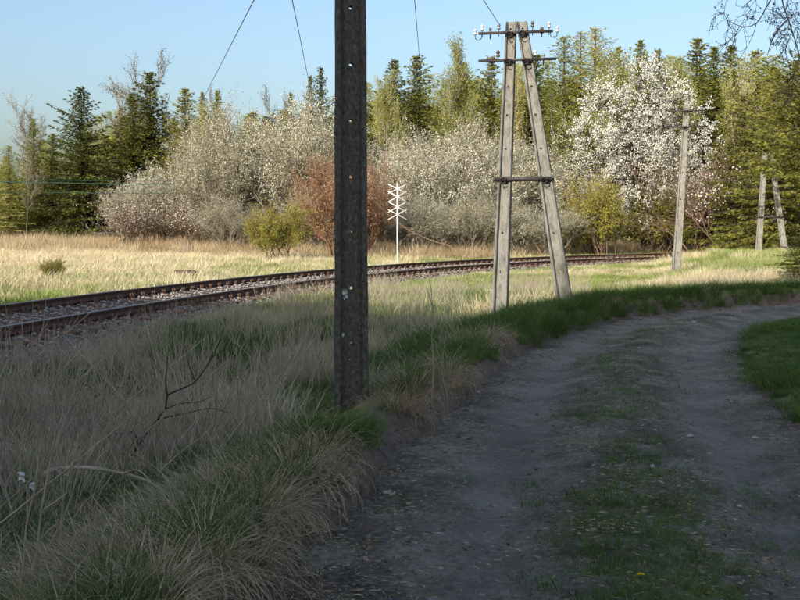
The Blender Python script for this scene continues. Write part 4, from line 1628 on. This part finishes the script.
def fallen_branch(label, pts, r0, r1, side=(), mat='dead_wood'):
    c = catmull(pts, .05)
    o = np.array(c[0])
    root = empty('fallen_branch', o)
    tag(root, label, 'branch')
    mb = MB()
    mb.tube(c - o, np.linspace(r0, r1, len(c)) * (1 + .12 * RNG.normal(size=len(c))), 7)
    mb.build('stem', M[mat], root, True)
    for L, r in side:
        q = catmull(L, .04)
        mb = MB()
        mb.tube(q - o, np.linspace(r, .002, len(q)), 5)
        mb.build('twig', M[mat], root, True)


zz = lambda x, y, Y: P(x * .3, 330 + y * .3, Y)
fallen_branch('grey fallen branch lying across the grass at the foot of the bare sapling',
              [zz(125, 500, 7.4), zz(165, 472, 7.4), zz(290, 468, 7.45), zz(400, 487, 7.5), zz(480, 512, 7.5), zz(540, 545, 7.45)], .020, .008,
              [([zz(165, 472, 7.4), zz(205, 490, 7.3), zz(230, 505, 7.3)], .012), ([zz(400, 487, 7.5), zz(450, 475, 7.4), zz(500, 520, 7.3)], .009)])
fallen_branch('dark arched twig at the left edge in front of the grey gravel', [zz(-30, 385, 9.5), zz(10, 376, 9.5), zz(60, 382, 9.4), zz(75, 410, 9.4)], .010, .005, mat='twig_dark')
w4 = lambda x, y, Y: P(360 + x / 4.62, 170 + y / 4.62, Y)
fallen_branch('thin dark bare branch slanting down to the right of the white marker',
              [w4(15, 85, 60), w4(60, 135, 60), w4(120, 195, 60), w4(200, 262, 59.8), w4(260, 295, 59.7), w4(330, 325, 59.5), w4(420, 352, 59.2)], .014, .026,
              [([w4(200, 262, 59.8), w4(240, 268, 59.7), w4(290, 275, 59.7)], .02), ([w4(260, 295, 59.7), w4(225, 300, 59.7), w4(190, 330, 59.6)], .02)], 'twig_brown')


def dead_stem(px0, py0, px1, py1, Y, r, label, k):
    rr = np.random.default_rng(600 + k)
    a, b = P(px0, py0, Y), P(px1, py1, Y - .1)
    a[2] = min(a[2], gz_at(a[0], a[1])) - .05
    t = np.linspace(0, 1, 6)[:, None]
    pts = a + (b - a) * t + rr.normal(0, .012, (6, 3)) * (t > 0)
    root = empty('dead_stem', a)
    tag(root, label, 'dead plant', 'grey dead stems in the foreground')
    mb = MB()
    mb.tube(pts - a, np.linspace(r, r * .35, 6), 6)
    mb.build('stem', M['dead_wood'], root, True)
    L = np.linalg.norm(b - a)
    for j in range(3):
        q = pts[2 + j]
        d = (b - a) / L + rr.normal(0, .5, 3)
        mb = MB()
        e = q + d / np.linalg.norm(d) * L * rr.uniform(.12, .25)
        mb.tube([q - a, (q + e) / 2 - a + rr.normal(0, .008, 3), e - a], [r * .45, r * .35, r * .15], 5)
        mb.build('twig', M['dead_wood'], root, True)


for k, (x0, y0, x1, y1, Y, r, lb) in enumerate([
    (12, 640, 44, 465, 4.3, .008, 'pale dead stem leaning right at the bottom left corner'),
    (-6, 640, 40, 440, 4.4, .006, 'thin pale dead stem crossing behind the one at the bottom left corner'),
    (40, 600, 74, 430, 5.0, .007, 'short grey dead stem right of the bottom left stems'),
    (14, 560, 78, 470, 5.2, .006, 'low grey dead stem slanting strongly to the right at the left edge'),
    (54, 640, 68, 540, 4.4, .006, 'short dead stem at the bottom edge near the left corner'),
    (433, 414, 432, 282, 9.6, .009, 'tall straight pale dead stalk right of the near pole'),
    (448, 400, 441, 325, 9.8, .007, 'short leaning dead stalk right of the tall straight one'),
    (296, 420, 320, 335, 9.4, .007, 'leaning dead stalk left of the near pole foot'),
    (282, 415, 255, 340, 9.5, .007, 'dead stalk leaning left among the grey grass left of the near pole'),
]):
    dead_stem(x0, y0, x1, y1, Y, r, lb, k)


# ------------------------------------------------------------------ dandelion on the grassy middle of the road
def dandelion():
    p = P(645, 580, 5.0)
    g = float(road_height(0, 0, p[0], 5.0)) if False else 0.0
    root = empty('dandelion', (p[0], 5.0, -.03))
    tag(root, 'single yellow dandelion in the grass at the bottom of the road', 'flower')
    h = p[2] + .03
    mb = MB()
    mb.tube([(0, 0, -.02), (.003, .002, h * .5), (0, 0, h)], .0022, 6)
    mb.build('stem', M['grass_green'], root, True)
    r = np.random.default_rng(5)
    for ring, (n, R, up) in enumerate(((16, .021, .15), (13, .016, .5), (9, .010, .9))):
        for k in range(n):
            a = 2 * pi * (k + .5 * ring) / n + r.normal(0, .08)
            d = np.array([cos(a), sin(a), up])
            d /= np.linalg.norm(d)
            s = np.array([-sin(a), cos(a), 0]) * .0028
            b = np.array([0, 0, h])
            m = MB()
            m.add([b - s * .5, b + s * .5, b + d * R * .7 + s, b + d * R, b + d * R * .7 - s], [[0, 1, 2, 3, 4]])
            m.build('petal', M['petal'], root)
    for k in range(6):
        a = k * 1.05
        m = MB()
        m.add([(0, 0, 0), (.05 * cos(a + .2), .05 * sin(a + .2), .02), (.1 * cos(a), .1 * sin(a), .012), (.05 * cos(a - .2), .05 * sin(a - .2), .02)], [[0, 1, 2, 3]])
        m.build('leaf', M['grass_green'], root)


dandelion()

# crumpled white litter caught in the grass at the left edge
def paper_scrap(px, py, Y, s_, label, seed):
    r = np.random.default_rng(seed)
    n = 6
    g = np.linspace(-.5, .5, n)
    X, Yv = np.meshgrid(g, g)
    V = np.stack([X * (1 + .2 * r.normal(size=X.shape)), .35 * r.normal(size=X.shape), Yv * 1.2 + .15 * r.normal(size=X.shape)], -1).reshape(-1, 3) * s_
    i = np.arange(n - 1)[:, None] * n + np.arange(n - 1)[None]
    o = link('paper_scrap', mesh_np('paper_scrap', V, np.stack([i, i + 1, i + n + 1, i + n], -1).reshape(-1, 4), M['white_paint']))
    md = o.modifiers.new('thickness', 'SOLIDIFY')
    md.thickness = .001
    o.location = P(px, py, Y)
    tag(o, label, 'litter', 'white paper scraps in the grass')


paper_scrap(17, 479, 5.6, .035, 'small crumpled white scrap caught in the grass at the left edge', 1)
paper_scrap(28, 489, 5.6, .025, 'smaller white scrap just below and right of the other at the left edge', 2)

# pale stones that stand out on the road
for k, (px, py, s, lb) in enumerate([
    (695, 325, .10, 'pale flat stone at the far edge of the road bend'), (655, 473, .06, 'pale upright stone in the middle of the road'),
    (693, 438, .055, 'white stone right of the grass strip, level with the right verge'), (719, 496, .045, 'small white stone left of the right wheel track'),
    (758, 437, .06, 'pale stone in the right wheel track'), (744, 505, .04, 'small white stone in the right wheel track'),
    (478, 392, .08, 'pale stone against the left bank of the road'), (389, 494, .08, 'pale stone at the foot of the grassy bank, left edge of road'),
    (640, 351, .05, 'small pale stone on the left wheel track near the bend'), (722, 375, .05, 'small pale stone on the right wheel track before the bend')]):
    Y = (EYE + .02) * FPX / (py - HOR)
    x = (px - 400) / FPX * Y
    o = link('road_stone', pebble('road_stone', M['stone_white'], 700 + k, .6))
    sdv, ev, _ = edge_e([x], [Y])
    zr = float(road_height(sdv, 0, np.array([x]), np.array([Y]))[0])
    o.location = (x, Y, max(zr, gz_at(x, Y)) + s * .12)
    o.scale = (s, s * .8, s * .8)
    o.rotation_euler.z = k * 1.3
    tag(o, lb, 'stone', 'pale stones on the road')


# ------------------------------------------------------------------ ground cover
c_green = [clump('tuft', M['grass_green'], 46, .30, .10, .40, .0072, 4, .7, .5, 800 + k) for k in range(4)]
c_green_s = [clump('tuft', M['grass_green'], 60, .075, .13, .55, .0045, 2, .6, .5, 810 + k) for k in range(3)]
c_tuss = [clump('tussock', M['straw'], 110, .52, .11, .75, .0052, 5, 1.7, .45, 820 + k) for k in range(4)]
c_grey = [clump('dead_grass', M['straw_grey'], 80, .55, .28, .36, .0070, 3, .55, .55, 830 + k) for k in range(4)]
c_mat = [clump('matted_grass', M['straw_grey'], 100, .30, .32, 1.1, .0065, 2, .5, .5, 835 + k) for k in range(3)]
c_straw = [clump('straw', M['straw_gold'], 100, .42, .55, .30, .016, 2, .5, .5, 840 + k) for k in range(4)]
c_fresh = [clump('field_grass', M['grass_fresh'], 100, .34, .55, .45, .017, 2, .5, .5, 850 + k) for k in range(3)]
c_tangle = [stalk('tangle', M['dead_wood'], 7, 1.05, .22, 870 + k, .5, 1.5) for k in range(4)]
c_stalk = [stalk('stalks', M['dead_wood'], 9, .8, .16, 860 + k) for k in range(4)]


def cover(name, n, y0, y1, power, chooser, sources, smin, smax, label, cat, seed, tall=(1, 1), wide=.40, sink=.0, mod=None):
    x, y = frustum_points(n, y0, y1, power, 1.2, wide)
    z, sd, e, T = land(x, y, True)
    pr = chooser(x, y, sd, e, T)
    foot = np.maximum(sstep(.15, .42, np.abs(x + .044 * y)), np.maximum(sstep(10.1, 10.5, y), 1 - sstep(7.6, 8.3, y)))           # trodden round the near pole
    pr = pr * (.3 + .7 * foot)
    k = RNG.uniform(0, 1, n) < pr
    x, y, z = x[k], y[k], z[k]
    m = len(x)
    s = RNG.uniform(smin, smax, m) * (.3 + .7 * foot[k])
    hm = np.ones(m) if mod is None else mod(x, y, e[k], sd[k])
    sc = np.stack([s * (.6 + .4 * hm), s * (.6 + .4 * hm), s * hm * RNG.uniform(tall[0], tall[1], m)], 1)
    scatter(name, np.stack([x, y, z - sink], 1), RNG.uniform(0, 6.28, m), sc, sources, label, cat, RNG.normal(0, .08, m), seed)
    return m


gpatch = lambda x, y: fbm(x * .45, y * .45, 41, 3)
track_clear = lambda T: sstep(1.5, 2.4, np.abs(T))
notroad = lambda e: sstep(.08, .3, e)
LEFT = lambda sd: (sd > 0).astype(float)

rough_h = lambda x, y, e, sd: (.35 + 1.0 * sstep(.35, .65, fbm(x * .8, y * .8, 91, 3))) * (1 - .55 * sstep(2.2, 3.4, e) * sstep(8.5, 10, y) * (1 - sstep(17, 20, y)))
bare = lambda x, y, e: sstep(.5, .57, fbm(x * .55 + 4, y * .4, 93, 3)) * sstep(2.0, 2.8, e)        # grey gravelly patches in the rough
# lush green on the verge, both sides
cover('verge_grass', 38000, 3.2, 30, .1, lambda x, y, sd, e, T: np.where((sd < 0) | (y > 15), sstep(-.06, .08, e), notroad(e)) * track_clear(T) * (T < 0) * np.where(
    sd > 0, np.where(e < 1.9, (.35 + .65 * (y > 15) + .4 * (x < -1.1) * (y < 8)) + .65 * sstep(.47, .55, 1 - fbm(x * .9, y * .9, 33, 3)), sstep(.42, .49, gpatch(x, y)) * .95), (.35 + .65 * sstep(.42, .52, fbm(x * .9, y * .9, 99, 3))) * (1 - .5 * (y < 11) * (e < .5))),
    c_green, .55, 1.15, 'lush green grass tufts on the road verges', 'grass', 21,
    mod=lambda x, y, e, sd: np.where(sd < 0, .28 + .5 * sstep(.4, .65, fbm(x * .7, y * .7, 97, 3)), .7 + .5 * fbm(x * .8, y * .8, 98, 3) + .25 * (y > 15)))
# drooping straw tussocks at the edge of the bank
cover('straw_tussocks', 6000, 3.2, 24, .7, lambda x, y, sd, e, T: LEFT(sd) * sstep(.05, .2, e) * (1 - sstep(1.4, 2.6, e)) * sstep(.46, .54, fbm(x * .9, y * .9, 33, 3) - .1 * (1 - sstep(-1.5, -.9, x)) * (y < 8)) * (1 - .7 * sstep(13, 17, y)),
      c_tuss, .45, 1.1, 'drooping dry straw tussocks along the edge of the bank', 'grass', 22)
# grey dead grass between the verge and the rails
cover('dead_grass', 6000, 3.6, 34, .55, lambda x, y, sd, e, T: LEFT(sd) * track_clear(T) * (T < 0) * sstep(1.1, 2.3, e) * (1 - .8 * sstep(.44, .50, gpatch(x, y))) * (1 - .9 * bare(x, y, e)),
      c_grey, .5, 1.1, 'thin grey dead grass between the bank and the rails', 'grass', 23, mod=rough_h)
cover('matted_grass', 5000, 3.6, 34, .5, lambda x, y, sd, e, T: LEFT(sd) * track_clear(T) * (T < 0) * sstep(.3, 1.2, e) * (1 - .7 * bare(x, y, e)),
      c_mat, .6, 1.3, 'flattened grey dead grass under the standing stems', 'grass', 24)
cover('dead_stalks', 2600, 4.5, 34, .4, lambda x, y, sd, e, T: LEFT(sd) * track_clear(T) * (T < 0) * sstep(1.3, 2.4, e) * sstep(.42, .6, fbm(x * .6, y * .6, 49, 2)),
      c_stalk, .5, 1.15, 'thin grey dead stalks standing in the rough grass', 'dead plants', 25)
cover('tangled_stems', 900, 4.4, 13, .6, lambda x, y, sd, e, T: LEFT(sd) * sstep(1.2, 2.4, e) * sstep(.40, .52, fbm(x * .8, y * .8, 95, 2)) * (1 - .6 * sstep(9, 12, y)),
      c_tangle, .5, 1.05, 'tangled dead twigs and stems in the rough at lower left', 'dead plants', 35)
# sunlit ground right of and beyond the bank
cover('sunlit_straw', 4600, 20, 62, .3, lambda x, y, sd, e, T: LEFT(sd) * track_clear(T) * (T < 0) * sstep(1.2, 2.2, e) * sstep(21, 26, y) * (1 - .95 * sstep(.40, .50, fbm(x * .22, y * .22, 42, 3) + .12 * (1 - sstep(0, 7, x)) + .10 * sstep(9, 13, x) * (y > 30))),
      c_straw, .7, 1.35, 'golden dry grass in the sun beyond the bank', 'grass', 26, (.7, 1.25), mod=lambda x, y, e, sd: np.where(y > 30, .45 + .5 * sstep(-.5, 2.5, x - .215 * y), 1.0))
cover('sunlit_grass', 4800, 20, 62, .3, lambda x, y, sd, e, T: LEFT(sd) * track_clear(T) * (T < 0) * sstep(1.0, 2.0, e) * sstep(20, 25, y) * (.35 + .65 * sstep(.40, .50, fbm(x * .22, y * .22, 42, 3) + .12 * (1 - sstep(0, 7, x)) + .10 * sstep(9, 13, x) * (y > 30))),
      c_fresh, .6, 1.2, 'fresh green grass in the sun beyond the bank', 'grass', 27, mod=lambda x, y, e, sd: np.where(y > 30, .6 + .4 * sstep(-.5, 2.5, x - .215 * y), 1.0))
# the field beyond the railway
cover('field_straw', 8500, 24, 98, .1, lambda x, y, sd, e, T: (T > 0) * track_clear(T) * (.25 + .75 * sstep(4, 16, T)) * np.where(x > 0, .75, 1),
      c_straw, .75, 1.4, 'dry straw coloured grass of the field beyond the rails', 'grass', 28, (.6, 1.0), .44)
cover('field_grass', 4800, 24, 90, .2, lambda x, y, sd, e, T: (T > 0) * track_clear(T) * (1 - sstep(5, 17, T)) * (.45 + .5 * sstep(.4, .6, gpatch(x, y))) + (T > 0) * (x > 5) * .25,
      c_fresh, .6, 1.2, 'green grass along the far side of the rails', 'grass', 29, (.8, 1.1), .44)
cover('tall_dry_grass', 3000, 55, 92, 0, lambda x, y, sd, e, T: (T > 5) * sstep(58, 66, y) * .9,
      [clump('reed', M['straw'], 100, 1.0, .7, .2, .018, 2, .35, .5, 880 + k) for k in range(3)], .6, 1.2, 'tall pale dry grass at the foot of the shrubs', 'grass', 30, (.7, 1.2), .44)


# short growth on the middle strip of the road
def strip_points():
    n = 15000
    x, y = frustum_points(n, 3.5, 20, .8, .5, .38)
    sd, e, ss = edge_e(x, y)
    z = road_height(sd, ss, x, y)
    c = fbm(x * .9, y * .9, 63, 4)
    pr = np.exp(-((sd - .05) / .33) ** 2) * sstep(.38, .55, c + .12 * (y < 7)) + .05 * sstep(.5, .62, c) + .9 * (1 - sstep(0, .22, -e)) * sstep(.45, .6, c) * (sd < 0)
    k = (e < -.02) & (RNG.uniform(0, 1, n) < pr)
    m = k.sum()
    scatter('road_strip_grass', np.stack([x, y, z], 1)[k], RNG.uniform(0, 6.28, m), RNG.uniform(.5, 1.15, m), c_green_s,
            'short green grass growing on the middle strip of the dirt road', 'grass', RNG.normal(0, .1, m), 31)
    n = 20000
    x, y = frustum_points(n, 3.2, 28, .8, .5, .38)
    sd, e, ss = edge_e(x, y)
    z = road_height(sd, ss, x, y)
    wheel = np.exp(-((sd - .82) / .3) ** 2) + np.exp(-((sd + .82) / .3) ** 2)
    k = (e < .05) & (RNG.uniform(0, 1, n) < 1 - .75 * wheel)
    m = k.sum()
    s = .007 + .036 * RNG.uniform(0, 1, m) ** 6
    scatter('road_gravel', np.stack([x, y, z], 1)[k], RNG.uniform(0, 6.28, m), s, [pebble('grit', M['grit'], 220 + q, .7) for q in range(3)] + [pebble('grit', M['clod'], 230, .6)],
            'small stones and grit strewn over the dirt road', 'gravel', None, 32)
    # bits of straw and clods along the foot of the bank
    n = 5000
    x, y = frustum_points(n, 3.2, 26, .8, .5, .38)
    sd, e, ss = edge_e(x, y)
    k = (sd > 0) & (np.abs(e - .0) < .35)
    zz_ = np.maximum(land(x, y), road_height(sd, ss, x, y))
    m = k.sum()
    scatter('bank_clods', np.stack([x, y, zz_], 1)[k], RNG.uniform(0, 6.28, m), .012 + .05 * RNG.uniform(0, 1, m) ** 3, [pebble('clod', M['clod'], 240 + q, .7) for q in range(3)],
            'crumbled earth clods along the foot of the bank', 'soil', None, 33)

    # straw and leaf litter blown over the road and its shoulders
    n = 16000
    x, y = frustum_points(n, 3.2, 22, .9, .5, .38)
    sd, e, ss = edge_e(x, y)
    wheel = np.exp(-((sd - .82) / .3) ** 2) + np.exp(-((sd + .82) / .3) ** 2)
    pr = (1 - .85 * wheel) * (.25 + .75 * sstep(.4, .6, fbm(x * 1.2, y * 1.2, 65, 3))) + .7 * (1 - sstep(.1, .7, -e)) * (sd > 0)
    k = (e < .25) & (RNG.uniform(0, 1, n) < pr)
    zl = np.maximum(land(x, y), road_height(sd, ss, x, y)) + .006
    m = k.sum()
    r = np.random.default_rng(66)
    src = []
    for q, (mt, L, W) in enumerate((('straw', .07, .004), ('straw_grey', .05, .004), ('bud', .03, .014), ('straw', .035, .006), ('clod', .04, .012))):
        nn = 5
        C = np.concatenate([r.normal(0, .06, (nn, 2)), np.abs(r.normal(0, .003, (nn, 1)))], 1)
        src.append(leaf_mesh('litter', C, L * r.uniform(.5, 1.3, nn), W, M[mt], r, np.repeat([[1.0, .3, 0]], nn, 0) * r.choice([-1, 1], (nn, 1)), .5 * np.array([1, 1, .1])))
    scatter('road_litter', np.stack([x, y, zl], 1)[k], RNG.uniform(0, 6.28, m), RNG.uniform(.6, 1.3, m), src, 'bits of straw and dead leaves strewn over the road', 'litter', None, 34)


strip_points()
